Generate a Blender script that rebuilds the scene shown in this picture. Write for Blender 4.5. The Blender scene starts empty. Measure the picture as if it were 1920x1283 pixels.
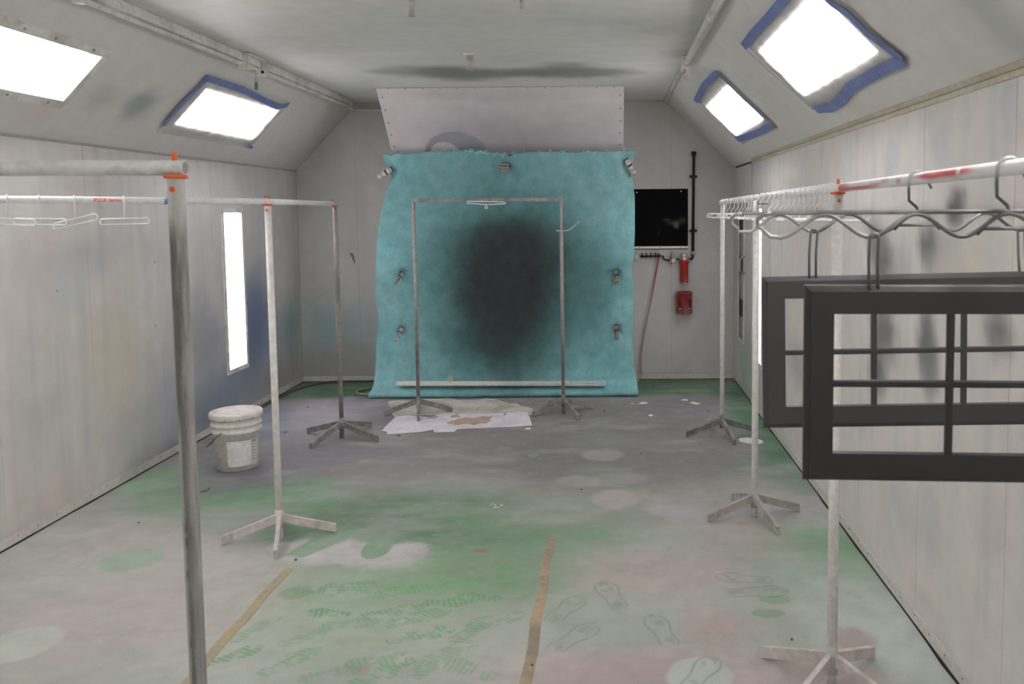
import bpy, bmesh, math, random
import numpy as np
from mathutils import Vector, Matrix, Euler
random.seed(7)
scene = bpy.context.scene
col = scene.collection

# ------------------------------------------------------------------ camera
F, PX, PY = 1590.34, 1136.26, 512.48            # focal length and principal point in px of the 1920x1283 frame
PITCH, ROLL, YAW, EYE = 0.0739, 0.0078, -0.0032, 1.69
def _axes():
    c, s = math.cos(YAW), math.sin(YAW)
    f0, r0, u0 = np.array([s, c, 0]), np.array([c, -s, 0]), np.array([0, 0, 1.])
    f = math.cos(PITCH)*f0 - math.sin(PITCH)*u0
    u1 = math.sin(PITCH)*f0 + math.cos(PITCH)*u0
    r = math.cos(ROLL)*r0 - math.sin(ROLL)*u1
    u = math.cos(ROLL)*u1 + math.sin(ROLL)*r0
    return f, r, u
FWD, RGT, UPV = _axes()
cam_d = bpy.data.cameras.new('camera'); cam = bpy.data.objects.new('camera', cam_d); col.objects.link(cam)
cam_d.sensor_fit = 'HORIZONTAL'; cam_d.sensor_width = 36; cam_d.lens = F*36/1920
cam_d.shift_x = (960-PX)/1920; cam_d.shift_y = (PY-641.5)/1920
cam_d.clip_start = 0.05; cam_d.clip_end = 60
cam_d.dof.use_dof = True; cam_d.dof.focus_distance = 6.2; cam_d.dof.aperture_fstop = 7.0
cam.matrix_world = Matrix(((RGT[0], UPV[0], -FWD[0], 0), (RGT[1], UPV[1], -FWD[1], 0), (RGT[2], UPV[2], -FWD[2], EYE), (0, 0, 0, 1)))
scene.camera = cam
# ------------------------------------------------------------------ world, exposure
w = bpy.data.worlds.new('world'); scene.world = w; w.use_nodes = True
w.node_tree.nodes['Background'].inputs[0].default_value = (0.05, 0.05, 0.05, 1)
w.node_tree.nodes['Background'].inputs[1].default_value = 0.2
vs = scene.view_settings
vs.view_transform = 'Standard'; vs.look = 'None'; vs.gamma = 1; vs.use_curve_mapping = False
vs.exposure = 0.0
TUBE_STRENGTH = 16.5
PANE_STRENGTH = 4.0
KA = 2.05                                        # photo grey -> paint reflectance

# ------------------------------------------------------------------ pixel helpers (a pixel gives a direction, the surface gives the distance)
CO = np.array([0, 0, EYE])
def ray(x, y): return FWD + (x-PX)/F*RGT - (y-PY)/F*UPV
def hit(x, y, P, n):
    d = ray(x, y); n = np.array(n, float); return CO + d*(((np.array(P, float)-CO)@n)/(d@n))
def on_floor(x, y, z=0): return hit(x, y, (0, 0, z), (0, 0, 1))
def on_x(X, x, y): return hit(x, y, (X, 0, 0), (1, 0, 0))
def on_y(Y, x, y): return hit(x, y, (0, Y, 0), (0, 1, 0))

XL, XR, HE, HC, D, XCL, XCR, YB = -3.068, 1.239, 2.105, 2.759, 8.386, -2.445, 0.563, -2.2

# ------------------------------------------------------------------ colour, materials
def lin(c): c = c/255.; return c/12.92 if c <= .04045 else ((c+.055)/1.055)**2.4
def lin3(c): return np.array([lin(v) for v in c])
def alb(c, k=None): return np.clip(lin3(c)*(k or KA), 0, .92)

def new_mat(name):
    m = bpy.data.materials.new(name); m.use_nodes = True
    return m, m.node_tree.nodes, m.node_tree.links, m.node_tree.nodes['Principled BSDF']
MATS = {}
def mat(name, color, rough=.55, metal=0., noise=.12, nscale=40., bump=0., color2=None, n2scale=8., n2lo=.45, n2hi=.62, stretch=None, spec=.35, k=None, coat=0.):
    """painted / plastic / metal surface with fine mottling and optional second-colour wear patches"""
    if name in MATS: return MATS[name]
    m, N, L, b = new_mat(name)
    c = alb(color, k)
    tc = N.new('ShaderNodeTexCoord')
    mp = N.new('ShaderNodeMapping'); L.new(tc.outputs['Object'], mp.inputs[0])
    if stretch: mp.inputs['Scale'].default_value = stretch
    n = N.new('ShaderNodeTexNoise'); n.inputs['Scale'].default_value = nscale; n.inputs['Detail'].default_value = 4
    L.new(tc.outputs['Object'], n.inputs['Vector'])
    base = N.new('ShaderNodeMixRGB'); base.inputs[1].default_value = (*c, 1); base.inputs[2].default_value = (*c, 1); base.inputs[0].default_value = 0
    if color2 is not None:
        base.inputs[2].default_value = (*alb(color2, k), 1)
        n2 = N.new('ShaderNodeTexNoise'); n2.inputs['Scale'].default_value = n2scale; n2.inputs['Detail'].default_value = 5; n2.inputs['Roughness'].default_value = .6
        L.new(mp.outputs[0], n2.inputs['Vector'])
        r = N.new('ShaderNodeMapRange'); r.inputs[1].default_value = n2lo; r.inputs[2].default_value = n2hi
        L.new(n2.outputs[0], r.inputs[0]); L.new(r.outputs[0], base.inputs[0])
    mr = N.new('ShaderNodeMapRange'); mr.inputs[1].default_value = .25; mr.inputs[2].default_value = .75
    mr.inputs[3].default_value = 1-noise; mr.inputs[4].default_value = 1+noise
    L.new(n.outputs[0], mr.inputs[0])
    mul = N.new('ShaderNodeMixRGB'); mul.blend_type = 'MULTIPLY'; mul.inputs[0].default_value = 1
    L.new(base.outputs[0], mul.inputs[1]); L.new(mr.outputs[0], mul.inputs[2])
    L.new(mul.outputs[0], b.inputs['Base Color'])
    b.inputs['Roughness'].default_value = rough; b.inputs['Metallic'].default_value = metal
    b.inputs['Specular IOR Level'].default_value = spec; b.inputs['Coat Weight'].default_value = coat
    if bump:
        bp = N.new('ShaderNodeBump'); bp.inputs['Strength'].default_value = bump; bp.inputs['Distance'].default_value = .004
        L.new(n.outputs[0], bp.inputs['Height']); L.new(bp.outputs[0], b.inputs['Normal'])
    MATS[name] = m; return m

def mat_sprayed(name, rough=.6, speck=.05, nscale=160., bump=.1, fibre=False):
    """surface whose paint colours are stored on the mesh (overspray, stains), plus fine procedural grain"""
    if name in MATS: return MATS[name]
    m, N, L, b = new_mat(name)
    at = N.new('ShaderNodeAttribute'); at.attribute_name = 'spray'
    tc = N.new('ShaderNodeTexCoord')
    n = N.new('ShaderNodeTexNoise'); n.inputs['Scale'].default_value = nscale; n.inputs['Detail'].default_value = 5; n.inputs['Roughness'].default_value = .7
    L.new(tc.outputs['Object'], n.inputs['Vector'])
    mr = N.new('ShaderNodeMapRange'); mr.inputs[1].default_value = .3; mr.inputs[2].default_value = .7
    mr.inputs[3].default_value = 1-speck; mr.inputs[4].default_value = 1+speck
    L.new(n.outputs[0], mr.inputs[0])
    # larger soft mottling and rare dark flecks
    n2 = N.new('ShaderNodeTexNoise'); n2.inputs['Scale'].default_value = 9; n2.inputs['Detail'].default_value = 6
    L.new(tc.outputs['Object'], n2.inputs['Vector'])
    m2 = N.new('ShaderNodeMapRange'); m2.inputs[1].default_value = .3; m2.inputs[2].default_value = .7; m2.inputs[3].default_value = 1-speck*.8; m2.inputs[4].default_value = 1+speck*.8
    L.new(n2.outputs[0], m2.inputs[0])
    mm = N.new('ShaderNodeMath'); mm.operation = 'MULTIPLY'; L.new(mr.outputs[0], mm.inputs[0]); L.new(m2.outputs[0], mm.inputs[1])
    mul = N.new('ShaderNodeMixRGB'); mul.blend_type = 'MULTIPLY'; mul.inputs[0].default_value = 1
    L.new(at.outputs['Color'], mul.inputs[1]); L.new(mm.outputs[0], mul.inputs[2])
    L.new(mul.outputs[0], b.inputs['Base Color'])
    b.inputs['Roughness'].default_value = rough; b.inputs['Specular IOR Level'].default_value = .3
    bp = N.new('ShaderNodeBump'); bp.inputs['Strength'].default_value = bump; bp.inputs['Distance'].default_value = .006 if fibre else .002
    L.new(n.outputs[0], bp.inputs['Height']); L.new(bp.outputs[0], b.inputs['Normal'])
    MATS[name] = m; return m

def mat_emit(name, strength, color=(1, 1, 1)):
    if name in MATS: return MATS[name]
    m, N, L, b = new_mat(name)
    b.inputs['Base Color'].default_value = (.8, .8, .8, 1)
    b.inputs['Emission Color'].default_value = (*color, 1); b.inputs['Emission Strength'].default_value = strength
    MATS[name] = m; return m

def mat_film(name, fac=.3):
    if name in MATS: return MATS[name]
    m, N, L, b = new_mat(name)
    b.inputs['Base Color'].default_value = (.72, .73, .74, 1); b.inputs['Roughness'].default_value = .25
    t = N.new('ShaderNodeBsdfTransparent'); mx = N.new('ShaderNodeMixShader'); mx.inputs[0].default_value = fac
    n = N.new('ShaderNodeTexNoise'); n.inputs['Scale'].default_value = 14; n.inputs['Detail'].default_value = 4
    tc = N.new('ShaderNodeTexCoord'); L.new(tc.outputs['Object'], n.inputs['Vector'])
    bp = N.new('ShaderNodeBump'); bp.inputs['Strength'].default_value = .6; bp.inputs['Distance'].default_value = .02
    L.new(n.outputs[0], bp.inputs['Height']); L.new(bp.outputs[0], b.inputs['Normal'])
    tl = N.new('ShaderNodeBsdfTranslucent'); tl.inputs[0].default_value = (.9, .9, .9, 1); m3 = N.new('ShaderNodeMixShader'); m3.inputs[0].default_value = .5
    L.new(b.outputs[0], m3.inputs[1]); L.new(tl.outputs[0], m3.inputs[2])
    L.new(t.outputs[0], mx.inputs[1]); L.new(m3.outputs[0], mx.inputs[2])
    L.new(mx.outputs[0], N['Material Output'].inputs['Surface'])
    MATS[name] = m; return m

# ------------------------------------------------------------------ mesh helpers
def tag(o, label=None, cat=None, group=None, kind=None):
    if label: o['label'] = label
    if cat: o['category'] = cat
    if group: o['group'] = group
    if kind: o['kind'] = kind
    return o
def empty(name, loc=(0, 0, 0), label=None, cat=None, group=None, kind=None):
    o = bpy.data.objects.new(name, None); o.empty_display_size = .1; col.objects.link(o)
    o.location = loc; tag(o, label, cat, group, kind); return o

class MB:
    def __init__(s): s.v = []; s.f = []
    def add(s, vs, fs):
        o = len(s.v); s.v += [tuple(map(float, p)) for p in vs]; s.f += [tuple(i+o for i in f) for f in fs]; return s
    def box(s, c, size, rot=None):
        hx, hy, hz = [q/2 for q in size]; R = rot or Matrix.Identity(3)
        P = [Vector(c)+R@Vector((sx*hx, sy*hy, sz*hz)) for sx in (-1, 1) for sy in (-1, 1) for sz in (-1, 1)]
        return s.add(P, [(0, 1, 3, 2), (4, 6, 7, 5), (0, 4, 5, 1), (2, 3, 7, 6), (0, 2, 6, 4), (1, 5, 7, 3)])
    def beam(s, a, b, wd, ht, up=(0, 0, 1)):
        """box section from a to b, wd across, ht along up"""
        a, b = Vector(a), Vector(b); d = (b-a).normalized(); up = Vector(up)
        x = d.cross(up).normalized(); z = Vector((0, 0, 1)) if abs(up.z) == 1 and abs(d.z) < .8 else x.cross(d).normalized()
        P = []
        for p in (a, b):
            for i, j in ((-1, -1), (1, -1), (1, 1), (-1, 1)): P.append(p+x*(i*wd/2)+z*(j*ht/2))
        return s.add(P, [(3, 2, 1, 0), (4, 5, 6, 7), (0, 1, 5, 4), (1, 2, 6, 5), (2, 3, 7, 6), (3, 0, 4, 7)])
    def tube(s, pts, r, seg=10, caps=True, closed=False):
        pts = [Vector(p) for p in pts]; n = len(pts); rr = r if isinstance(r, (list, tuple)) else [r]*n
        V = []; nrm = None
        for i, p in enumerate(pts):
            if closed: t = pts[(i+1) % n]-pts[i-1]
            else: t = pts[min(i+1, n-1)]-pts[max(i-1, 0)]
            t.normalize()
            if nrm is None:
                nrm = t.orthogonal().normalized()
            else:
                nrm = (nrm - t*nrm.dot(t)); nrm = nrm.normalized() if nrm.length > 1e-6 else t.orthogonal().normalized()
            bn = t.cross(nrm)
            V += [p+(nrm*math.cos(a)+bn*math.sin(a))*rr[i] for a in [2*math.pi*k/seg for k in range(seg)]]
        Fc = []
        for i in range(n if closed else n-1):
            j = (i+1) % n
            for k in range(seg):
                k2 = (k+1) % seg; Fc.append((i*seg+k, i*seg+k2, j*seg+k2, j*seg+k))
        if caps and not closed:
            Fc.append(tuple(range(seg-1, -1, -1))); Fc.append(tuple((n-1)*seg+k for k in range(seg)))
        return s.add(V, Fc)
    def lathe(s, prof, seg=28, origin=(0, 0, 0), capb=True, capt=True):
        o = Vector(origin); V = []
        for r, z in prof: V += [o+Vector((r*math.cos(2*math.pi*k/seg), r*math.sin(2*math.pi*k/seg), z)) for k in range(seg)]
        Fc = [(i*seg+k, i*seg+(k+1) % seg, (i+1)*seg+(k+1) % seg, (i+1)*seg+k) for i in range(len(prof)-1) for k in range(seg)]
        if capb: Fc.append(tuple(range(seg-1, -1, -1)))
        if capt: Fc.append(tuple((len(prof)-1)*seg+k for k in range(seg)))
        return s.add(V, Fc)
    def build(s, name, m, parent=None, smooth=False, local=False, bevel=0):
        me = bpy.data.meshes.new(name)
        off = Vector((0, 0, 0)) if (local or parent is None) else world_loc(parent)
        me.from_pydata([tuple(Vector(p)-off) for p in s.v], [], s.f); me.materials.append(m)
        if smooth:
            me.polygons.foreach_set('use_smooth', [len(p.vertices) <= 4 for p in me.polygons])
        me.update()
        o = bpy.data.objects.new(name, me); col.objects.link(o); o.parent = parent
        if bevel:
            md = o.modifiers.new('bevel', 'BEVEL'); md.width = bevel; md.segments = 2; md.limit_method = 'ANGLE'
        return o
def world_loc(o):
    l = Vector(o.location)
    while o.parent: o = o.parent; l += Vector(o.location)
    return l
def centred(mb, name, m, **kw):
    """single-mesh thing with its origin at the base of its bounding box"""
    P = np.array(mb.v); c = [(P[:, 0].min()+P[:, 0].max())/2, (P[:, 1].min()+P[:, 1].max())/2, P[:, 2].min()]
    mb.v = [tuple(q) for q in P-np.array(c)]
    o = mb.build(name, m, None, **kw); o.location = c; return o
def copy_tree(o, parent=None):
    c = o.copy(); col.objects.link(c); c.parent = parent
    for ch in list(o.children):
        if ch.name in bpy.data.objects: copy_tree(ch, c)
    return c
def arc(c, r, a0, a1, n, ax=(1, 0, 0), ay=(0, 0, 1)):
    c, ax, ay = Vector(c), Vector(ax), Vector(ay)
    return [c+ax*(r*math.cos(a))+ay*(r*math.sin(a)) for a in [a0+(a1-a0)*i/n for i in range(n+1)]]

# ------------------------------------------------------------------ spray painting on meshes (numpy)
def _hash(i, j, s):
    h = (i*374761393 + j*668265263 + s*2147483647) & 0xffffffff
    h = ((h ^ (h >> 13))*1274126177) & 0xffffffff
    return ((h ^ (h >> 16)) & 0xffff)/65535.
def vnoise(u, v, s=0):
    i, j = np.floor(u).astype(np.int64), np.floor(v).astype(np.int64); a, b = u-i, v-j
    a, b = a*a*(3-2*a), b*b*(3-2*b)
    return ((_hash(i, j, s)*(1-a)+_hash(i+1, j, s)*a)*(1-b)+(_hash(i, j+1, s)*(1-a)+_hash(i+1, j+1, s)*a)*b)
def fbm(u, v, s=0, o=4):
    t = 0; amp = .5; n = 0
    for k in range(o): t = t+amp*vnoise(u*2**k, v*2**k, s+k*17); n += amp; amp *= .5
    return t/n
def sstep(a, b, x): t = np.clip((x-a)/(b-a), 0, 1); return t*t*(3-2*t)
class Paint:
    def __init__(s, u, v, base, k=None):
        s.u, s.v, s.k = u, v, k; s.c = np.tile(alb(base, k), (len(u), 1)); s.seed = 0
    def mix(s, color, a): s.c = s.c*(1-a[:, None])+alb(color, s.k)*a[:, None]; return s
    def blob(s, cu, cv, ru, rv, color, alpha=.8, soft=.6, noise=.3, nf=2.5, rot=0.):
        s.seed += 1; du, dv = s.u-cu, s.v-cv
        if rot: du, dv = du*math.cos(rot)+dv*math.sin(rot), -du*math.sin(rot)+dv*math.cos(rot)
        d = np.sqrt((du/ru)**2+(dv/rv)**2)
        if noise: d = d+(fbm(s.u*nf/max(ru, rv)*1.2+s.seed*3.1, s.v*nf/max(ru, rv)*1.2, s.seed)-.5)*2*noise
        return s.mix(color, alpha*(1-sstep(1-soft, 1+soft, d)))
    def fog(s, color, scale_u, scale_v, alpha, lo=.45, hi=.7, seed=0):
        return s.mix(color, alpha*sstep(lo, hi, fbm(s.u/scale_u+11.3*seed, s.v/scale_v+5.7*seed, seed)))

def refine(a, b, step, breaks=()):
    """grid lines from a to b, passing through the breaks"""
    ks = sorted([a, b]+[q for q in breaks if a < q < b]); L = [ks[0]]
    for p, q in zip(ks[:-1], ks[1:]):
        n = max(1, int(math.ceil((q-p)/step-1e-6))); L += [p+(q-p)*i/n for i in range(1, n+1)]
    return np.array(L)
def sheet(name, ul, vl, P, paint, m, parent=None, holes=(), lip=None, flip=False, kind=None):
    """grid surface: P(u, v) -> xyz arrays, paint(u, v) -> Paint, holes = (u0, u1, v0, v1); lip = vector that gives the sheet a turned-back edge"""
    U, V = np.meshgrid(ul, vl, indexing='ij'); u, v = U.ravel(), V.ravel()
    X, Y, Z = P(u, v); co = np.stack([X, Y, Z], 1).astype(float)
    nu, nv = len(ul), len(vl)
    I, J = np.meshgrid(np.arange(nu-1), np.arange(nv-1), indexing='ij'); I, J = I.ravel(), J.ravel()
    uc, vc = (ul[I]+ul[I+1])/2, (vl[J]+vl[J+1])/2
    keep = np.ones(len(I), bool)
    for a, b, c, d in holes: keep &= ~((uc > a) & (uc < b) & (vc > c) & (vc < d))
    I, J = I[keep], J[keep]
    q = np.stack([I*nv+J, (I+1)*nv+J, (I+1)*nv+J+1, I*nv+J+1], 1)
    if flip: q = q[:, ::-1]
    colr = paint(u, v).c
    if lip is not None:
        ring = [i*nv for i in range(nu)]+[(nu-1)*nv+j for j in range(1, nv)]+[i*nv+nv-1 for i in range(nu-2, -1, -1)]+[j for j in range(nv-2, 0, -1)]
        n0 = len(co); co = np.vstack([co, co[ring]+np.array(lip)]); colr = np.vstack([colr, colr[ring]])
        k = len(ring); ex = np.array([[ring[i], n0+i, n0+(i+1) % k, ring[(i+1) % k]] for i in range(k)])
        q = np.vstack([q, ex if not flip else ex[:, ::-1]])
    off = np.array(world_loc(parent)) if parent else np.zeros(3)
    me = bpy.data.meshes.new(name); me.vertices.add(len(co)); me.vertices.foreach_set('co', (co-off).astype(np.float32).ravel())
    me.loops.add(len(q)*4); me.loops.foreach_set('vertex_index', q.astype(np.int32).ravel())
    me.polygons.add(len(q)); me.polygons.foreach_set('loop_start', np.arange(0, len(q)*4, 4, dtype=np.int32))
    me.update(calc_edges=True); me.materials.append(m); me.shade_flat()
    at = me.attributes.new('spray', 'FLOAT_COLOR', 'POINT')
    at.data.foreach_set('color', np.hstack([np.clip(colr, 0, 1), np.ones((len(colr), 1))]).astype(np.float32).ravel())
    o = bpy.data.objects.new(name, me); col.objects.link(o); o.parent = parent
    if kind: o['kind'] = kind
    return o

# ================================================================== THE SETTING
M_WALL = mat_sprayed('sprayed_wall_paint', rough=.5, speck=.05, nscale=220, bump=.06)
M_FLOOR = mat_sprayed('sprayed_floor_paint', rough=.62, speck=.07, nscale=130, bump=.1)
M_GAP = mat('dark_joint', (70, 68, 65), rough=.8, k=1.2)
M_SEAL = mat('black_sealant', (44, 42, 40), rough=.8, k=1.)
M_TRIM = mat('grimy_white_trim', (160, 156, 151), rough=.5, color2=(150, 147, 141), n2scale=5)
M_SCREW = mat('screw_steel', (122, 119, 114), rough=.5, metal=.3)

# ---------------------------------------------------------------- floor
def floor_px(px, py, wx, hy):
    c = on_floor(px, py); dist = float((c-CO)@FWD)
    return c[0], c[1], wx/F*dist, abs(on_floor(px, py-hy)[1]-on_floor(px, py+hy)[1])/2
def sole(P, px, py, ang, ln, color, alpha, outline=False, seed=0):
    """a shoe print: two lobes with tread bars, or only the sole's rim"""
    c = on_floor(px, py); du, dv = P.u-c[0], P.v-c[1]
    a = math.radians(ang); x = du*math.cos(a)+dv*math.sin(a); y = -du*math.sin(a)+dv*math.cos(a)
    sel = (np.abs(x) < ln*.6) & (np.abs(y) < ln*.3)
    if not sel.any(): return
    t = x/(ln/2)
    wdt = ln*(.17+.035*np.cos((t-.45)*4.2))*np.sqrt(np.clip(1-t**4, 0, 1))
    d = np.abs(y)/np.maximum(wdt, 1e-4)
    inside = 1-sstep(.85, 1.08, d)
    nz = fbm(P.u*30, P.v*30, seed, 3)
    if outline: mk = inside*(sstep(.70, .82, d)+.75*(1-sstep(.50, .60, d))*sstep(.15, .5, np.abs(t+.1))*sstep(.3, .6, nz)-.5*sstep(.56, .62, d)*(1-sstep(.64, .70, d)))
    else:
        bars = .5+.5*np.sin((x+.35*y)*2*math.pi/.024)
        mk = inside*(.35+.65*sstep(.3, .7, bars))*sstep(.36, .52, nz)
    P.mix(color, np.where(sel, np.clip(alpha*mk, 0, 1), 0))
def paint_floor(u, v):
    P = Paint(u, v, (157, 158, 151), 1.5); B = lambda px, py, wx, hy, c, a=.8, soft=.6, noise=.3, nf=2.5, rot=0: P.blob(*floor_px(px, py, wx, hy), c, a, soft, noise, nf, rot)
    n = fbm(u*1.1, v*1.6, 5)
    P.mix((116, 113, 113), .92*sstep(4.5, 5.7, v+(n-.5)*1.6))
    P.mix((150, 158, 148), .6*(1-sstep(3.2, 4.2, v+(n-.5)*1.2)))
    B(850, 800, 330, 40, (110, 104, 106), .7); B(760, 850, 260, 30, (126, 120, 121), .6); B(1080, 860, 180, 35, (100, 100, 100), .7)
    B(1160, 790, 130, 30, (104, 100, 102), .7); B(690, 760, 60, 25, (100, 94, 98), .7)
    B(590, 772, 110, 30, (152, 144, 151), .9); B(560, 810, 90, 25, (138, 132, 140), .7)
    # green beds
    B(780, 985, 340, 72, (88, 115, 91), .95, .5); B(450, 925, 170, 46, (96, 131, 101), .95, .55); B(300, 905, 70, 26, (104, 136, 108), .7)
    B(780, 1090, 250, 55, (116, 146, 114), .85, .6); B(960, 1060, 120, 50, (108, 138, 108), .75); B(660, 1170, 200, 60, (140, 156, 136), .6)
    B(1040, 985, 210, 28, (104, 136, 106), .8, .6)
    P.mix((70, 106, 80), .95*sstep(7.55, 7.75, v+(fbm(u*3, v*3, 8)-.5)*.2))
    B(1440, 745, 80, 40, (62, 102, 74), .95, .4); B(1470, 830, 60, 60, (66, 106, 78), .95, .45); B(1400, 780, 50, 30, (74, 108, 82), .9); B(1440, 880, 80, 22, (100, 120, 104), .75); B(1500, 900, 40, 30, (104, 128, 108), .7)
    B(1270, 770, 70, 20, (108, 104, 110), .8)
    B(1250, 930, 220, 45, (146, 142, 138), .75); B(1330, 960, 140, 25, (156, 150, 150), .6); B(1480, 955, 90, 20, (152, 150, 152), .7)
    B(1130, 900, 160, 34, (110, 110, 106), .7); B(1100, 960, 170, 26, (126, 130, 122), .7)
    B(1570, 1050, 150, 75, (126, 150, 128), .85); B(1560, 1020, 110, 22, (104, 140, 108), .8); B(1440, 1090, 130, 60, (146, 156, 146), .7)
    B(1700, 1190, 150, 110, (164, 172, 166), .9, .5)
    # pinkish white primer
    B(1230, 1070, 150, 42, (163, 150, 146), .85, .5); B(1390, 1010, 90, 40, (158, 148, 144), .7); B(1340, 1175, 60, 40, (160, 146, 141), .85); B(1160, 1255, 240, 42, (166, 151, 148), .9, .5)
    B(1500, 1270, 150, 40, (164, 150, 146), .9, .4); B(1600, 1200, 40, 25, (146, 132, 130), .8, .4)
    B(200, 1150, 280, 95, (163, 154, 150), .85); B(270, 1015, 150, 30, (158, 152, 147), .75); B(90, 1090, 120, 30, (162, 161, 158), .7); B(430, 1060, 140, 40, (162, 155, 150), .7)
    B(400, 975, 120, 22, (142, 140, 135), .6)
    # bucket overspray
    B(470, 885, 120, 34, (104, 100, 109), .9, .6); B(490, 810, 50, 25, (84, 98, 116), .6); B(500, 780, 40, 18, (92, 106, 122), .6)
    B(650, 850, 120, 30, (114, 110, 116), .6); B(760, 875, 140, 25, (128, 122, 124), .6)
    # white patches with the masked streak and disc
    B(590, 1030, 75, 26, (176, 170, 172), .95, .35, .35); B(690, 1042, 110, 20, (178, 172, 174), .95, .4, .4); B(760, 1030, 40, 12, (178, 172, 174), .9, .4)
    a, b = on_floor(548, 1045), on_floor(660, 990); d = b-a; L = float(np.hypot(d[0], d[1])); tx = ((u-a[0])*d[0]+(v-a[1])*d[1])/L; ty = np.abs(-(u-a[0])*d[1]+(v-a[1])*d[0])/L
    P.mix((98, 138, 104), .95*sstep(-.02, .03, tx)*(1-sstep(L*.8, L*1.2, tx))*(1-sstep(.045+tx*.1, .06+tx*.16, ty)))
    B(707, 1028, 27, 20, (96, 134, 100), .97, .06, .05)
    # scuffing, drawn out along the sweep of the broom
    P.fog((122, 119, 116), .5, .3, .25, .5, .78, 3); P.fog((170, 168, 164), .45, .22, .28, .5, .76, 9); P.fog((124, 140, 122), .5, .4, .2, .5, .7, 14); P.fog((172, 170, 166), .05, .035, .10, .55, .8, 15); P.fog((118, 116, 112), .04, .06, .14, .55, .8, 16); P.fog((126, 122, 118), .3, .06, .12, .58, .8, 18)
    # pale and dark discs left by buckets and cans
    for px, py, wx, hy, c, al in [(260, 912, 42, 15, (128, 150, 128), .8), (246, 1050, 56, 22, (138, 158, 138), .75), (40, 1208, 66, 36, (164, 170, 160), .85), (305, 888, 40, 13, (122, 146, 122), .6),
                                  (1130, 853, 40, 11, (140, 138, 136), .75), (1083, 903, 42, 11, (142, 138, 134), .7), (1155, 935, 45, 17, (156, 148, 143), .8), (1285, 965, 42, 16, (148, 152, 152), .75), (1265, 958, 50, 12, (158, 158, 160), .5),
                                  (1312, 1268, 62, 36, (166, 172, 164), .95), (555, 1112, 30, 12, (118, 138, 112), .7), (1455, 1125, 30, 8, (128, 148, 118), .7), (1440, 1150, 32, 8, (122, 144, 118), .7), (1000, 853, 10, 5, (120, 132, 128), .7)]:
        B(px, py, wx, hy, c, al, .22 if 840 < py < 980 and px > 900 else .08, .06)
    # shoe prints
    rnd = random.Random(3)
    for px, py, ang in [(705, 1118, 160), (735, 1148, 20), (615, 1150, 170), (660, 1170, 10), (785, 1158, 30), (860, 1092, 15), (570, 1195, 35), (790, 1190, 20), (885, 1180, 60), (720, 1240, 10), (790, 1262, 70), (950, 1080, 100),
                        (700, 1270, 40), (840, 1130, 0), (900, 1120, 170), (620, 1265, 15), (545, 1240, 50), (930, 1165, 30), (480, 1180, 60), (440, 1230, 45), (660, 1100, 5), (760, 1105, 10), (840, 1225, 40), (600, 1110, 170), (880, 1255, 150)]:
        sole(P, px, py, ang, rnd.uniform(.2, .29), rnd.choice([(86, 136, 92), (96, 142, 100), (100, 140, 104)]), rnd.uniform(.4, .8), False, int(px))
    for px, py, ang in [(1062, 1142, 62), (1145, 1115, 108), (1078, 1195, 50), (1240, 1182, 105), (1395, 1085, 170), (1420, 1110, 5), (1315, 1262, 60)]:
        sole(P, px, py, ang, rnd.uniform(.27, .3), (112, 131, 111), .62, True, int(px)+1)
    B(903, 1033, 12, 3, (160, 96, 76), .8, .5, .6)
    B(680, 1255, 14, 10, (140, 124, 116), .6)
    # darker line along the walls
    P.mix((110, 106, 104), .5*(1-sstep(0, .03, u-XL))); P.mix((120, 118, 116), .4*(1-sstep(0, .03, XR-u)))
    return P
ul = np.unique(np.concatenate([refine(XL, -1.75, .02), refine(-1.75, .95, .0065), refine(.95, XR, .02)]).round(5))
vl = np.unique(np.concatenate([refine(YB, 2.9, .12), refine(2.9, 4.35, .0065), refine(4.35, D, .016)]).round(5))
floor = sheet('floor', ul, vl, lambda u, v: (u, v, 0*u), paint_floor, M_FLOOR, kind='structure')
# oval of fresh white paint on the floor
def flat_patch(name, pix, m, z=.0012, parent=None, th=.0012, surf=None):
    P = [(surf or on_floor)(*q) for q in pix]; n = len(P); mb = MB()
    mb.add([(p[0], p[1], z) for p in P]+[(p[0], p[1], z-th) for p in P], [tuple(range(n))]+[(i, n+i, n+(i+1) % n, (i+1) % n) for i in range(n)])
    return mb.build(name, m, parent)
ov = [(1408+(20+14*abs(math.cos(a)))*math.cos(a)*.68*(1 if True else 1), 827+2.0*math.cos(a)+(6.2+.8*math.cos(2*a))*math.sin(a)) for a in [2*math.pi*i/36 for i in range(36)]]
flat_patch('paint_mark', ov, mat('white_floor_paint', (172, 168, 172), rough=.6), parent=floor)

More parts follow.
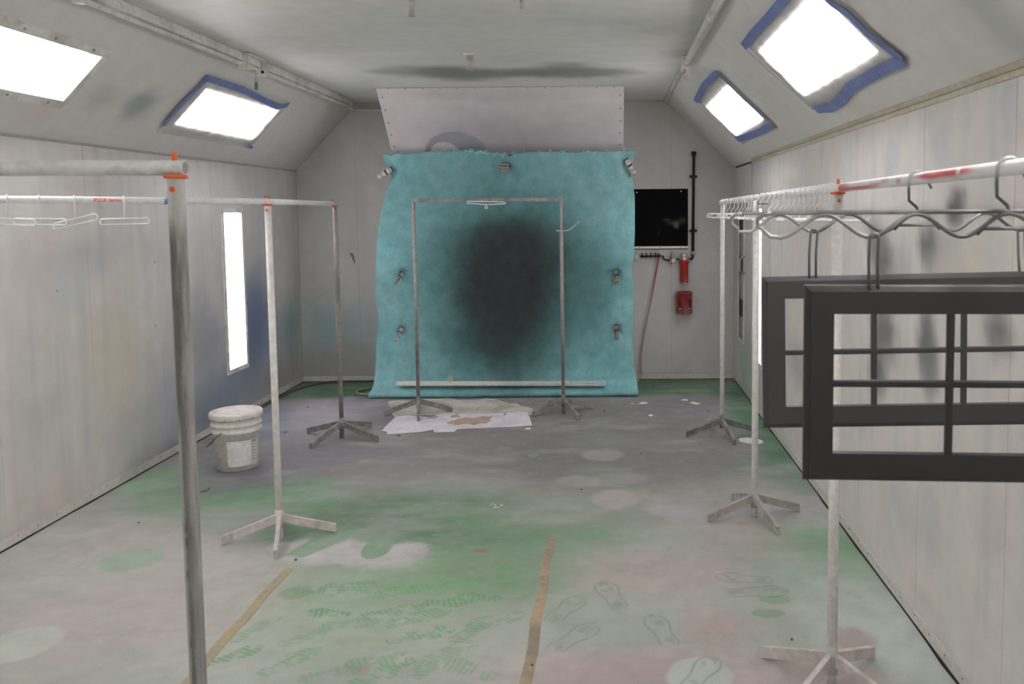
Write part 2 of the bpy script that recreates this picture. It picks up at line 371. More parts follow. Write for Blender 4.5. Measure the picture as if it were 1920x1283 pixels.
# ---------------------------------------------------------------- side walls, made of upright sheets
def px_wall(X, px, py, wx, hy):
    c = on_x(X, px, py); a = on_x(X, px-wx, py); b = on_x(X, px+wx, py); t = on_x(X, px, py-hy); s = on_x(X, px, py+hy)
    return c[1], c[2], abs(b[1]-a[1])/2, abs(t[2]-s[2])/2
def paint_left(u, v):
    P = Paint(u, v, (163, 160, 156)); B = lambda px, py, wx, hy, c, a=.7, soft=.8, noise=.25, nf=2.: P.blob(*px_wall(XL, px, py, wx, hy), c, a, soft, noise, nf)
    P.fog((154, 157, 156), .11, 1.6, .5, .45, .78, 1); P.fog((167, 159, 155), .15, 1.8, .5, .45, .75, 2); P.fog((146, 146, 148), .07, 1.2, .5, .5, .75, 3); P.fog((176, 174, 171), .1, 1.3, .4, .5, .75, 6)
    P.mix((150, 149, 149), .6*sstep(5.2, 6.4, u)); P.fog((140, 138, 136), .3, .3, .25, .5, .8, 7)
    B(215, 660, 55, 100, (160, 153, 140), .6); B(245, 760, 40, 50, (162, 152, 138), .4); B(60, 560, 60, 90, (166, 158, 156), .6); B(120, 520, 30, 50, (148, 156, 160), .5); B(170, 480, 40, 40, (138, 140, 144), .5); B(80, 480, 40, 60, (160, 150, 148), .5)
    B(280, 800, 60, 60, (142, 143, 145), .6); B(300, 860, 60, 40, (126, 126, 128), .6); B(330, 730, 50, 90, (130, 132, 138), .6); B(120, 950, 80, 60, (164, 152, 146), .6)
    B(390, 650, 30, 50, (112, 112, 116), .7); B(400, 760, 60, 50, (116, 119, 126), .8); B(470, 640, 32, 85, (92, 101, 122), .95); B(485, 590, 26, 80, (84, 95, 120), .85); B(520, 650, 20, 70, (104, 112, 124), .6); B(440, 720, 55, 50, (106, 112, 124), .75); B(385, 800, 50, 40, (94, 104, 114), .7); B(375, 600, 24, 60, (128, 128, 132), .7)
    B(320, 850, 20, 14, (66, 90, 104), .8); B(510, 720, 40, 30, (112, 114, 118), .7); B(545, 610, 16, 50, (96, 124, 122), .75); B(480, 440, 16, 60, (150, 150, 152), .5)
    B(535, 690, 22, 30, (122, 118, 112), .6)
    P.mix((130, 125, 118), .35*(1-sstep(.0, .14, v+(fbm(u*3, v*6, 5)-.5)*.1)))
    return P
def paint_right(u, v):
    P = Paint(u, v, (168, 163, 159)); B = lambda px, py, wx, hy, c, a=.7, soft=.7, noise=.3, nf=2.: P.blob(*px_wall(XR, px, py, wx, hy), c, a, soft, noise, nf)
    P.fog((160, 161, 160), .09, 1.7, .55, .45, .75, 21); P.fog((171, 162, 157), .12, 1.9, .55, .45, .75, 22); P.fog((150, 151, 152), .05, 1.0, .45, .55, .8, 23); P.fog((146, 142, 140), .4, .35, .25, .5, .8, 27)
    P.mix((150, 148, 146), .55*sstep(6.2, 7.2, u))
    B(1790, 395, 15, 30, (80, 78, 78), .95); B(1800, 372, 14, 14, (74, 72, 72), .8); B(1742, 470, 18, 45, (82, 81, 82), .95); B(1655, 490, 20, 45, (84, 84, 85), .95); B(1640, 450, 14, 40, (96, 95, 95), .8); B(1655, 620, 22, 60, (88, 89, 89), .95); B(1645, 700, 16, 40, (80, 82, 82), .9); B(1738, 640, 16, 70, (84, 84, 86), .95); B(1745, 690, 14, 60, (98, 98, 99), .8)
    B(1870, 625, 26, 40, (88, 87, 87), .9); B(1770, 500, 30, 50, (132, 134, 134), .7); B(1810, 680, 30, 60, (140, 146, 150), .5); B(1690, 520, 20, 60, (132, 133, 134), .7); B(1495, 680, 18, 40, (128, 130, 132), .7)
    B(1670, 300, 14, 40, (148, 150, 152), .8, .4); B(1895, 200, 18, 60, (152, 153, 156), .7, .4); B(1760, 270, 16, 40, (148, 150, 153), .7, .4); B(1800, 500, 60, 30, (166, 156, 142), .5)
    B(1700, 960, 50, 60, (146, 149, 148), .6); B(1745, 980, 14, 70, (146, 149, 150), .6); B(1860, 990, 30, 60, (156, 148, 148), .6); B(1730, 1120, 30, 20, (158, 148, 138), .5)
    B(1395, 560, 14, 160, (150, 148, 144), .5); B(1402, 690, 12, 60, (118, 134, 120), .6); B(1450, 810, 30, 30, (138, 144, 138), .5)
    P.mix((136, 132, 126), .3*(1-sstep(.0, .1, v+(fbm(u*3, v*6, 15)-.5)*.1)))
    return P
LW = (6.755, 7.085, .425, 1.695)                 # wall light openings (Y0, Y1, Z0, Z1)
RW = (6.82, 7.15, .425, 1.695)
def side_wall(name, X, sgn, cuts, paint, hole, extra=()):
    back = MB(); x = X+sgn*.0055
    def q(y0, y1, z0, z1): back.add([(x, y0, z0), (x, y1, z0), (x, y1, z1), (x, y0, z1)], [(0, 1, 2, 3)])
    a, b, c, d = hole
    q(YB, a, -.01, HE+.02); q(b, D+.02, -.01, HE+.02); q(a, b, -.01, c); q(a, b, d, HE+.02)
    wall = back.build(name, M_GAP); wall['kind'] = 'structure'
    for y0, y1 in zip(cuts[:-1], cuts[1:]):
        if (y0, y1) in extra: continue
        g = .0008 if sgn < 0 else .0014
        ul = refine(y0+g, y1-g, .03, (a, b)); vl = refine(.004, HE-.003, .05, (c, d))
        sheet('panel', ul, vl, lambda u, v: (X+0*u, u, v), paint, M_WALL, wall, [hole] if y0 < a and b < y1 else [], lip=(sgn*.005, 0, 0), flip=sgn < 0)
    return wall
wall_left = side_wall('wall_left', XL, -1, [YB, -.6, .2, 1.0, 1.8, 2.6, 3.4, 4.19, 4.98, 5.77, 6.56, 8.12, D], paint_left, LW)
DOOR = (7.32, 8.30)
wall_right = side_wall('wall_right', XR, 1, [YB, -.6, .2, 1.0, 1.8, 2.6, 3.35, 4.15, 4.95, 5.72, 6.53, DOOR[0], DOOR[1], D], paint_right, RW, extra=[DOOR])
for pix in ([(503, 446), (506, 444), (508, 452), (507, 460), (505, 456)], [(507, 459), (511, 463), (510, 471), (508, 466)], [(287, 491), (291, 490), (290, 493)], [(106, 543), (109, 547), (108, 548), (105, 545)], [(290, 610), (293, 609), (292, 614)], [(456, 620), (458, 620), (457, 624)]):
    mk = MB(); mk.add([on_x(XL+.0006, *q) for q in pix], [tuple(range(len(pix)))]); mk.build('paint_scar', mat('bare_patch', (92, 90, 90), rough=.7), wall_left)
# ---------------------------------------------------------------- back wall
def zt(x): return np.where(x < XCL, HE+(x-XL)/(XCL-XL)*(HC-HE), np.where(x > XCR, HE+(XR-x)/(XR-XCR)*(HC-HE), HC))
def paint_back(u, v):
    P = Paint(u, v, (150, 148, 146)); 
    P.fog((140, 140, 139), .35, .8, .4, .45, .75, 31); P.fog((160, 157, 155), .3, .7, .35, .5, .75, 32)
    for px, py, wx, hy, c, a in [(620, 620, 60, 55, (100, 128, 126), .7), (690, 600, 30, 40, (128, 138, 140), .6), (600, 690, 70, 40, (116, 115, 116), .75), (680, 690, 40, 50, (120, 118, 116), .6), (680, 500, 20, 60, (142, 140, 140), .5), (1330, 600, 40, 120, (142, 140, 138), .5), (1230, 620, 40, 100, (156, 153, 151), .5)]:
        c0 = on_y(D, px, py); P.blob(c0[0], c0[2], wx/190, hy/190, c, a, .8, .3)
    # lifted paint flakes along the foot of the wall
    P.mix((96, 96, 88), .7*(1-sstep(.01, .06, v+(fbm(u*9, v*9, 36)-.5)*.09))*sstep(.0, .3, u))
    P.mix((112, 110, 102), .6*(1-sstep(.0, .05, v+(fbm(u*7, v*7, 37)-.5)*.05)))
    return P
bk = MB(); y = D+.0055
bk.add([(XL, y, -.01), (XR, y, -.01), (XR, y, HE), (XCR, y, HC), (XCL, y, HC), (XL, y, HE)], [(0, 1, 2, 3, 4, 5)])
wall_back = bk.build('wall_back', M_GAP); wall_back['kind'] = 'structure'
for x0, x1 in zip([XL, -2.48, -.93, .62][:4], [-2.48, -.93, .62, XR]):
    ul = refine(x0+.0006, x1-.0006, .04, (XCL, XCR)); vl = refine(0, 1, .03)
    sheet('panel', ul, vl, lambda u, v: (u, D+0*u, .004+v*(zt(u)-.005)), lambda u, v: paint_back(u, v*zt(u)), M_WALL, wall_back, lip=(0, .005, 0))
# a gouge in the paint of the back wall
flk = MB(); pts = [on_y(D-.003, *q) for q in [(655, 475), (660, 474), (664, 480), (666, 490), (665, 497), (662, 489), (659, 482)]]
flk.add(pts, [tuple(range(len(pts)))]); flk.build('paint_scar', mat('bare_patch', (92, 90, 90), rough=.7), wall_back)
# ---------------------------------------------------------------- wall behind the camera
fr = MB(); fr.add([(XL, YB, 0), (XR, YB, 0), (XR, YB, HE), (XCR, YB, HC), (XCL, YB, HC), (XL, YB, HE)], [(5, 4, 3, 2, 1, 0)])
fr.build('wall_front', mat('white_booth_paint', (160, 157, 153)))['kind'] = 'structure'
# ---------------------------------------------------------------- ceiling
def paint_ceil(u, v):
    P = Paint(u, v, (164, 164, 160)); P.fog((154, 155, 151), 1.2, .5, .5, .45, .7, 41); P.fog((172, 171, 168), .9, .4, .4, .5, .75, 42)
    def C(px, py, wx, hy, c, a, soft=.7, noise=.35):
        c0 = hit(px, py, (0, 0, HC), (0, 0, 1)); t = hit(px, py-hy, (0, 0, HC), (0, 0, 1)); s = hit(px, py+hy, (0, 0, HC), (0, 0, 1))
        P.blob(c0[0], c0[1], wx/F*c0[1], abs(t[1]-s[1])/2, c, a, soft, noise)
    C(820, 134, 90, 9, (92, 92, 90), .9); C(870, 143, 60, 8, (98, 98, 96), .8); C(1070, 136, 90, 10, (92, 92, 90), .9); C(1065, 124, 45, 8, (112, 112, 110), .7); C(960, 137, 160, 7, (100, 100, 98), .85); C(1120, 136, 60, 5, (110, 110, 108), .7); C(740, 134, 40, 4, (128, 128, 126), .6)
    C(1100, 40, 90, 10, (148, 150, 147), .5); C(830, 40, 150, 12, (156, 158, 154), .5)
    return P
sheet('ceiling', refine(XCL, XCR, .05), np.unique(np.concatenate([refine(YB, 3.5, .2), refine(3.5, D, .03)])), lambda u, v: (u, v, HC+0*u), paint_ceil, M_WALL, kind='structure', flip=True)
# ---------------------------------------------------------------- sloped sides of the ceiling with openings for the lights
NL = Vector((XCL-XL, 0, HC-HE)).cross(Vector((0, 1, 0))).normalized(); NL = -NL if NL.x < 0 else NL       # into the room
NR = Vector((XCR-XR, 0, HC-HE)).cross(Vector((0, 1, 0))).normalized(); NR = -NR if NR.x > 0 else NR
if NL.z > 0: NL = -NL
if NR.z > 0: NR = -NR
def slope_pt(side, y, t):                         # t: 0 at the eave, 1 at the ceiling
    xe, xc = (XL, XCL) if side < 0 else (XR, XCR)
    return Vector((xe+(xc-xe)*t, y, HE+(HC-HE)*t))
FIX_Y = [(-1.62, -.38), (.80, 2.04), (3.30, 4.54), (5.70, 6.94)]
FIX_T = (.29, .64)
holes = [(a, b, *FIX_T) for a, b in FIX_Y]
def slope_px(side, px, py):
    xe, xc = (XL, XCL) if side < 0 else (XR, XCR); n = np.cross([xc-xe, 0, HC-HE], [0, 1, 0])
    c = hit(px, py, (xe, 0, HE), n); return c[1], (c[0]-xe)/(xc-xe)
def slope_paint(side):
    def f(u, v):
        P = Paint(u, v, (164, 162, 158)); P.fog((154, 153, 150), .8, .3, .4, .45, .75, 51+side); P.fog((172, 166, 161), .7, .3, .35, .5, .75, 53+side)
        L = [(260, 198, 26, .12, (118, 122, 122), .85), (190, 184, 30, .08, (142, 138, 134), .7), (70, 215, 40, .1, (164, 154, 150), .6)] if side < 0 else [(1860, 30, 50, .25, (140, 142, 140), .8), (1330, 240, 20, .3, (150, 150, 150), .6), (1640, 215, 40, .12, (158, 150, 146), .5)]
        for px, py, wx, rt, c, a in L:
            cu, cv = slope_px(side, px, py); u1, _ = slope_px(side, px+wx, py); P.blob(cu, cv, max(.08, abs(u1-cu)), rt, c, a, .6, .3)
        if side < 0: P.mix((146, 145, 143), .5*sstep(7.2, 8.3, u))
        return P
    return f
for side, nm in ((-1, 'left'), (1, 'right')):
    root = empty('wall_slope_'+nm, slope_pt(side, 0, 0), kind='structure')
    cuts = [YB, D] if side < 0 else [YB, 5.12, D]; n = NL if side < 0 else NR
    for y0, y1 in zip(cuts[:-1], cuts[1:]):
        hs = [h for h in holes if y0 < h[0] and h[1] < y1]
        ul = refine(y0+.0002, y1-.0002, .06, [q for h in hs for q in h[:2]]); vl = refine(0, 1, .08, FIX_T)
        def PP(u, v, side=side):
            xe, xc = (XL, XCL) if side < 0 else (XR, XCR); return xe+(xc-xe)*v, u, HE+(HC-HE)*v
        sheet('panel', ul, vl, PP, slope_paint(side), M_WALL, root, hs, lip=tuple(-n*.006), flip=side > 0)
    bm = MB(); o = -n*.14                          # outer skin behind the slope
    bm.add([slope_pt(side, YB, -.05)+o, slope_pt(side, D+.02, -.05)+o, slope_pt(side, D+.02, 1.05)+o, slope_pt(side, YB, 1.05)+o], [(0, 1, 2, 3)])
    bm.build('outer_skin', M_GAP, root)

# ---------------------------------------------------------------- trims and baseboards
M_EAVE = mat('beige_sealing_strip', (146, 138, 122), rough=.7, color2=(150, 146, 136), n2scale=3)
tr = MB(); p = slope_pt(1, 0, .012)+NR*.002
tr.beam(Vector((XR-.004, YB, HE-.012)), Vector((XR-.004, D-1.05, HE-.012)), .005, .02); tr.beam(slope_pt(1, YB, .018)+NR*.003, slope_pt(1, D-1.05, .018)+NR*.003, .004, .022, up=(slope_pt(1, 0, 1)-slope_pt(1, 0, 0)).normalized())
tr.build('trim_1', M_EAVE)['kind'] = 'structure'
tr = MB(); tr.beam((XL+.004, YB, HE-.006), (XL+.004, D, HE-.006), .008, .014); tr.build('trim_2', mat('eave_joint', (128, 125, 120), rough=.7))['kind'] = 'structure'
def baseboard(name, a, b, nrm):
    a, b, n = Vector(a), Vector(b), Vector(nrm); mb = MB()
    mb.beam(a+n*.003+Vector((0, 0, .030)), b+n*.003+Vector((0, 0, .030)), .004, .052)
    o = mb.build(name, mat('baseboard_paint', (160, 155, 151), rough=.55, color2=(152, 149, 145), n2scale=1.5)); o['kind'] = 'structure'
    g = MB(); kk = 60; rs = random.Random(len(name)); V = []
    for i in range(kk+1):
        c = a+(b-a)*(i/kk); w0 = .010+.008*rs.random()*math.sin(i*.9)**2
        V += [c+n*.002+Vector((0, 0, .006)), c+n*w0+Vector((0, 0, .0035)), c+n*w0+Vector((0, 0, .0005))]
    g.add(V, [(3*i+j, 3*i+j+1, 3*i+j+4, 3*i+j+3) for i in range(kk) for j in (0, 1)]); g.build('sealant_line', M_SEAL, o)
    s = MB(); k = int((b-a).length/.155)
    for i in range(k):
        c = a+(b-a)*((i+.5)/k)+n*.005+Vector((0, 0, .038)); s.tube([c-n*.002, c+n*.003], .0042, 6)
    t = s.build('screw_row', M_SCREW, o); t['kind'] = 'stuff'
baseboard('baseboard_left', (XL, YB, 0), (XL, D, 0), (1, 0, 0))
baseboard('baseboard_right', (XR, YB, 0), (XR, DOOR[0], 0), (-1, 0, 0))
baseboard('baseboard_back', (XL, D, 0), (XR, D, 0), (0, -1, 0))

# ---------------------------------------------------------------- door in the right wall
def paint_door(u, v):
    P = paint_right(u, v); P.mix((142, 142, 138), .45+0*u); P.blob(7.6, .3, .3, .5, (112, 130, 116), .5); return P
d0, d1 = DOOR
WN = (7.70, 8.03, .47, 1.62)
door = sheet('door_1', refine(d0+.012, d1-.004, .04, WN[:2]), refine(.02, HE-.02, .05, WN[2:]), lambda u, v: (XR-.006+0*u, u, v), paint_door, M_WALL, None, [WN], lip=(.014, 0, 0), kind='structure')
fm = MB(); x = XR-.009
for a, b in [((x, WN[0], WN[2]-.015), (x, WN[0], WN[3]+.015)), ((x, WN[1], WN[2]-.015), (x, WN[1], WN[3]+.015))]: fm.beam(a, b, .012, .03, up=(0, 1, 0))
for z in (WN[2], WN[3]): fm.beam((x, WN[0], z), (x, WN[1], z), .012, .03)
fm.build('window_frame', M_TRIM, door)
gl = MB(); n = 14
gl.add([(XR+.004-.006*math.sin(i*1.3), WN[0]+(WN[1]-WN[0])*j, WN[2]+(WN[3]-WN[2])*i/n) for i in range(n+1) for j in (0, 1)], [(2*i, 2*i+1, 2*i+3, 2*i+2) for i in range(n)])
gl.build('window_pane', mat('smoky_pane', (92, 90, 94), rough=.3, color2=(112, 110, 114), n2scale=6, stretch=(1, 1, .3)), door)
hd = MB(); hd.tube([(XR-.008, 7.655, 1.11), (XR-.035, 7.655, 1.115), (XR-.05, 7.655, 1.14), (XR-.052, 7.655, 1.19), (XR-.05, 7.655, 1.235), (XR-.035, 7.655, 1.26), (XR-.008, 7.655, 1.265)], .008, 8)
hd.build('door_handle', mat('dull_steel', (120, 118, 116), rough=.4, metal=.6), door, smooth=True)

# ================================================================== LIGHTS
M_LENS = mat('white_enamel', (225, 225, 225), rough=.35, noise=.02, k=1.1)
M_TUBE = mat_emit('fluorescent_tube', TUBE_STRENGTH, (1.0, .972, 1.0))
M_PANE = mat_emit('backlit_frosted_pane', PANE_STRENGTH, (1.0, .972, 1.0))
M_FRAME = mat('light_frame', (172, 169, 164), rough=.5, color2=(150, 147, 141), n2scale=6)
M_FILM = mat_film('plastic_film', .46)
M_BLUE = mat('blue_masking_tape', (98, 110, 152), k=1.6, rough=.6, color2=(112, 122, 158), n2scale=10, n2lo=.5, n2hi=.7)
M_CAP = mat('tube_cap', (140, 140, 140), rough=.4, metal=.4)
def ribbon(mb, pts, n, wd):
    """flat strip along points, lying in the plane with normal n"""
    pts = [Vector(p) for p in pts]; V = []
    for i, p in enumerate(pts):
        t = (pts[min(i+1, len(pts)-1)]-pts[max(i-1, 0)]).normalized(); s = n.cross(t).normalized()
        V += [p-s*wd/2, p+s*wd/2]
    mb.add(V, [(2*i, 2*i+1, 2*i+3, 2*i+2) for i in range(len(pts)-1)])
def ceiling_light(side, y0, y1, label, tapes=(), film=False):
    n = NL if side < 0 else NR; t0, t1 = FIX_T; yc = (y0+y1)/2
    root = empty('ceiling_light', slope_pt(side, yc, (t0+t1)/2), label, 'light', 'booth ceiling lights')
    P = lambda y, t, h: slope_pt(side, y, t)+n*h
    mb = MB(); dp = -.11
    A = [P(y0, t0, 0), P(y1, t0, 0), P(y1, t1, 0), P(y0, t1, 0)]; Bk = [P(y0, t0, dp), P(y1, t0, dp), P(y1, t1, dp), P(y0, t1, dp)]
    mb.add(A+Bk, [(4, 5, 6, 7)]+[(i, (i+1) % 4, 4+(i+1) % 4, 4+i) for i in range(4)]); mb.build('housing', M_LENS, root)
    fm = MB(); e = .05; et = e/.92                # flange around the opening, each side a bar with mitred look
    sl = (slope_pt(side, 0, 1)-slope_pt(side, 0, 0)).normalized()
    for ya, yb, ta, tb in [(y0-e, y1+e, t1+et/2, t1+et/2), (y0-e, y1+e, t0-et/2, t0-et/2), (y0-e/2, y0-e/2, t0, t1), (y1+e/2, y1+e/2, t0, t1)]:
        a, b = P(ya, ta, .004), P(yb, tb, .004)
        if ya == yb: fm.beam(a, b, .008, e, up=(0, 1, 0))
        else: fm.beam(a, b, .008, e, up=sl)
    fm.build('frame', M_FRAME, root)
    for k in range(4):
        t = t0+(t1-t0)*(k+.5)/4
        tb = MB(); tb.tube([P(y0+.03, t, -.055), P(y1-.03, t, -.055)], .016, 8, caps=False); tb.build('tube', M_TUBE, root, smooth=True)
        for ya, yb in ((y0+.001, y0+.03), (y1-.03, y1-.001)): cp = MB(); cp.tube([P(ya, t, -.055), P(yb, t, -.055)], .0165, 8); cp.build('tube_socket', M_CAP, root)
    sc = MB()
    for y in (y0+.1, y0+.4, yc, y1-.4, y1-.1):
        for t in (t0-et/2, t1+et/2): sc.tube([P(y, t, .006), P(y, t, .012)], .008, 6)
    sc.build('screw_row', M_SCREW, root)['kind'] = 'stuff'
    if film:
        nu, nv = 36, 14; V = []; rnd = random.Random(int(y0*10)+side)
        for i in range(nu+1):
            for j in range(nv+1):
                y = y0-.12+(y1-y0+.2)*i/nu; t = .19+.53*j/nv; eg = min(i, nu-i, j, nv-j)
                V.append(P(y, t, .011+(0 if eg == 0 else .0035*math.sin(i*1.7+j*.9)*math.sin(j*2.3+i*.4)+.003)))
        f = MB().add(V, [(i*(nv+1)+j, (i+1)*(nv+1)+j, (i+1)*(nv+1)+j+1, i*(nv+1)+j+1) for i in range(nu) for j in range(nv)])
        f.build('plastic_film', M_FILM, root, smooth=True)
    for wd, pix in tapes:
        pts = []
        for q in pix:
            y, t = slope_px(side, *q); pts.append(P(y, t, .0185))
        fine = []
        for a, b in zip(pts[:-1], pts[1:]): fine += [a.lerp(b, k/4) for k in range(4)]
        fine.append(pts[-1]); tp = MB(); ribbon(tp, fine, n, wd)
        tp.build('tape_strip', M_BLUE, root)
    return root
ceiling_light(-1, *FIX_Y[2], 'open ceiling light with bare tubes and no tape, on the bucket side')
ceiling_light(-1, *FIX_Y[3], 'taped ceiling light with crumpled film, between the open light and the back wall', [(.05, [(382, 142), (452, 165), (490, 184), (518, 198), (538, 194)]), (.045, [(386, 144), (338, 191), (302, 233)]), (.03, [(462, 270), (470, 275)]), (.014, [(524, 205), (500, 227), (468, 258)])], True)
ceiling_light(1, *FIX_Y[2], 'taped ceiling light with a sagging tape corner above the hanging doors', [(.045, [(1480, -12), (1445, 29), (1418, 57), (1398, 83)]), (.05, [(1545, -18), (1565, 0), (1595, 20), (1632, 57), (1682, 94), (1698, 106)]), (.055, [(1698, 107), (1648, 131), (1598, 160), (1581, 184), (1560, 198), (1532, 201)]), (.012, [(1398, 84), (1450, 131), (1510, 184), (1530, 201)])], True)
ceiling_light(1, *FIX_Y[3], 'taped ceiling light above the far end of the white hanger row', [(.05, [(1347, 134), (1323, 157), (1307, 188)]), (.045, [(1347, 132), (1397, 181), (1444, 224)]), (.055, [(1452, 231), (1424, 246), (1384, 259)]), (.012, [(1306, 189), (1345, 226), (1383, 259)])], True)
for i in (0, 1):
    ceiling_light(-1, *FIX_Y[i], 'open ceiling light near the booth entrance')
    ceiling_light(1, *FIX_Y[i], 'open ceiling light near the booth entrance')
def wall_light(X, sgn, W, label):
    y0, y1, z0, z1 = W; root = empty('wall_light', (X, (y0+y1)/2, z0), label, 'light', 'upright wall lights')
    mb = MB(); dx = sgn*.07
    A = [(X, y0, z0), (X, y1, z0), (X, y1, z1), (X, y0, z1)]; Bk = [(X+dx, *q[1:]) for q in A]
    mb.add(A+Bk, [(4, 5, 6, 7)]+[(i, (i+1) % 4, 4+(i+1) % 4, 4+i) for i in range(4)]); mb.build('housing', M_LENS, root)
    p = MB(); x = X+sgn*.02; p.add([(x, y0, z0), (x, y1, z0), (x, y1, z1), (x, y0, z1)], [(0, 1, 2, 3) if sgn > 0 else (3, 2, 1, 0)]); p.build('frosted_pane', M_PANE, root)
    f = MB(); x = X-sgn*.004; e = .035
    for y in (y0-e/2, y1+e/2): f.beam((x, y, z0-e), (x, y, z1+e), .01, e, up=(0, 1, 0))
    for z in (z0-e/2, z1+e/2): f.beam((x, y0, z), (x, y1, z), .01, e)
    f.build('frame', M_FRAME, root)
    s = MB()
    for y in (y0-e/2, y1+e/2):
        for k in range(6): c = Vector((X-sgn*.009, y, z0+(z1-z0)*k/5)); s.tube([c, c-Vector((sgn*.004, 0, 0))], .006, 6)
    s.build('screw_row', M_SCREW, root)['kind'] = 'stuff'
wall_light(XL, -1, LW, 'tall upright light panel let into the wall beside the bucket')
wall_light(XR, 1, RW, 'tall upright light panel let into the wall beside the door')

# ================================================================== EXHAUST HOOD AND FILTER BLANKET
M_HOOD = mat_sprayed('sprayed_sheet_metal', rough=.5, speck=.05, nscale=180)
HX0, HX1 = -1.99, .143
def paint_hood(u, v):
    P = Paint(u, v, (158, 152, 154)); P.fog((146, 142, 144), .6, .4, .5, .45, .7, 61); P.fog((164, 160, 160), .5, .1, .4, .5, .75, 62)
    P.blob(-.85, .62, .65, .35, (122, 118, 120), .8, .8); P.blob(-.2, .6, .3, .3, (138, 134, 136), .6, .8); P.blob(-.4, .28, .8, .1, (148, 146, 146), .5); P.blob(-.95, .08, .8, .07, (138, 136, 137), .5)
    # crescent of grey primer with a hard edge
    P.blob(-1.40, .71, .28, .235, (112, 113, 118), .95, .03, .06); P.blob(-1.50, .71, .13, .115, (154, 149, 150), .97, .04, .05)
    return P
hl = math.hypot(7.877-7.39, HC-2.234)
def hood_pt(u, v): return u, 7.39+(7.877-7.39)/hl*v, HC-.001-(HC-2.234)/hl*v
hood = empty('exhaust_hood', ((HX0+HX1)/2, 8.1, 2.2), 'sloping sheet metal hood above the teal filter blanket', 'hood')
sheet('front_sheet', refine(HX0, HX1, .012), refine(0, hl+.03, .012), hood_pt, paint_hood, M_HOOD, hood, lip=(0, .004, .003), flip=True)
for x in (HX0+.002, HX1-.002): ck = MB(); ck.add([(x, 7.395, HC-.001), (x, 7.90, 2.22), (x, D-.001, 2.22), (x, D-.001, HC-.001)], [(0, 1, 2, 3)]); ck.build('side_cheek', M_TRIM, hood)
fl = MB()
fl.beam((HX0-.01, 7.388, HC-.004), (HX1+.01, 7.388, HC-.004), .012, .007); fl.build('top_flange', mat('flange_shadow_paint', (132, 130, 128)), hood)
sc = MB(); nn = Vector((0, -(HC-2.234), -(7.877-7.39))).normalized()
for k in range(5):
    for x in (HX0+.035, HX1-.03): c = Vector(hood_pt(x, .1+k*.135)); sc.tube([c, c+nn*.006], .009, 6)
for k in range(14): c = Vector(hood_pt(HX0+.1+k*.15, .012)); sc.tube([c, c+nn*.005], .006, 6)
sc.build('screw_row', M_SCREW, hood)['kind'] = 'stuff'
pl = MB(); pl.box(((HX0+HX1)/2, (7.91+D)/2, 1.10), (HX1-HX0-.02, D-7.912, 2.2)); centred(pl, 'exhaust_plenum', M_TRIM).update_tag()
plen = bpy.data.objects['exhaust_plenum']; tag(plen, 'boxy exhaust plenum hidden behind the teal filter blanket', 'plenum')

LE = [(2.23, -2.06), (2.18, -2.065), (2.10, -2.03), (2.02, -1.995), (1.95, -2.005), (1.852, -2.057), (1.68, -2.095), (1.484, -2.136), (1.2, -2.155), (.889, -2.163), (.688, -2.139), (.488, -2.172), (.186, -2.182), (.08, -2.19), (0, -2.19)]
RE = [(2.23, .258), (2.18, .245), (2.12, .213), (2.054, .205), (1.95, .228), (1.809, .246), (1.465, .244), (1.25, .232), (1.169, .208), (1.1, .216), (.871, .232), (.47, .217), (.219, .236), (.08, .258), (0, .262)]
lz, lx = np.array([q[0] for q in LE][::-1]), np.array([q[1] for q in LE][::-1]); rz, rx = np.array([q[0] for q in RE][::-1]), np.array([q[1] for q in RE][::-1])
CLIPS = [(-.931, 2.097), (-1.904, 1.121), (-1.917, .602), (.072, 1.106), (.069, .592)]
PROF = [(7.785, 2.225), (7.785, .34), (7.782, .22), (7.770, .13), (7.740, .082), (7.69, .062), (7.62, .052), (7.585, .045)]
pl_len = np.cumsum([0]+[math.hypot(a[0]-b[0], a[1]-b[1]) for a, b in zip(PROF[1:], PROF[:-1])]); pl_len = pl_len/pl_len[-1]
def blanket(u, v):
    Y = np.interp(v, pl_len, [q[0] for q in PROF]); Z = np.interp(v, pl_len, [q[1] for q in PROF])
    x0, x1 = np.interp(Z, lz, lx), np.interp(Z, rz, rx)
    # ragged top edge with the notch pulled down by the middle clamp
    e = (1-sstep(0, .05, v)); X0 = x0+(x1-x0)*u
    Z = Z+e*((fbm(X0*6, X0*0, 70, 3)-.5)*.035-.03*np.exp(-((X0+.93)/.13)**2)+.012*np.exp(-((X0+1.35)/.35)**2)-.022*np.exp(-((X0+1.98)/.035)**2))
    X = X0+(u < .5)*0
    # soft rolled side edges, quilting and pinches
    ed = np.minimum(u, 1-u)*2.35
    Y = Y+.045*(1-sstep(0, .11, ed))**1.5*(1-sstep(.8, .93, v))
    Y = Y-.022*(fbm(X*2.2, Z*2.0, 71, 3)-.5)*(1-sstep(.9, 1, v))-.006*(fbm(X*9, Z*9, 73, 3)-.5)
    for cx, cz in CLIPS:
        r = np.sqrt((X-cx)**2+((Z-cz)*.9)**2); Y = Y+.034*np.exp(-(r/.035)**2)-.018*np.exp(-((r-.16)/.09)**2)
        for a in (.5, 1.7, 2.9, 4.2, 5.5): Y = Y+.010*np.exp(-(r/.12)**2)*np.exp(-((np.arctan2(Z-cz, X-cx)-(a if a < math.pi else a-2*math.pi))/.16)**2)
    for cx, cz in ((-2.0, 2.06), (.2, 2.1)):
        r = np.sqrt((X-cx)**2+(Z-cz)**2); Y = Y+.04*np.exp(-(r/.07)**2)
    Z = np.where(v > .9, Z+.012*(fbm(X*5, v*3, 75, 3)-.5), Z)
    Y = np.where(v > .985, Y+.03*(fbm(X*7, v*0, 76, 3)-.5), Y)
    return X, Y, np.maximum(Z, .042)
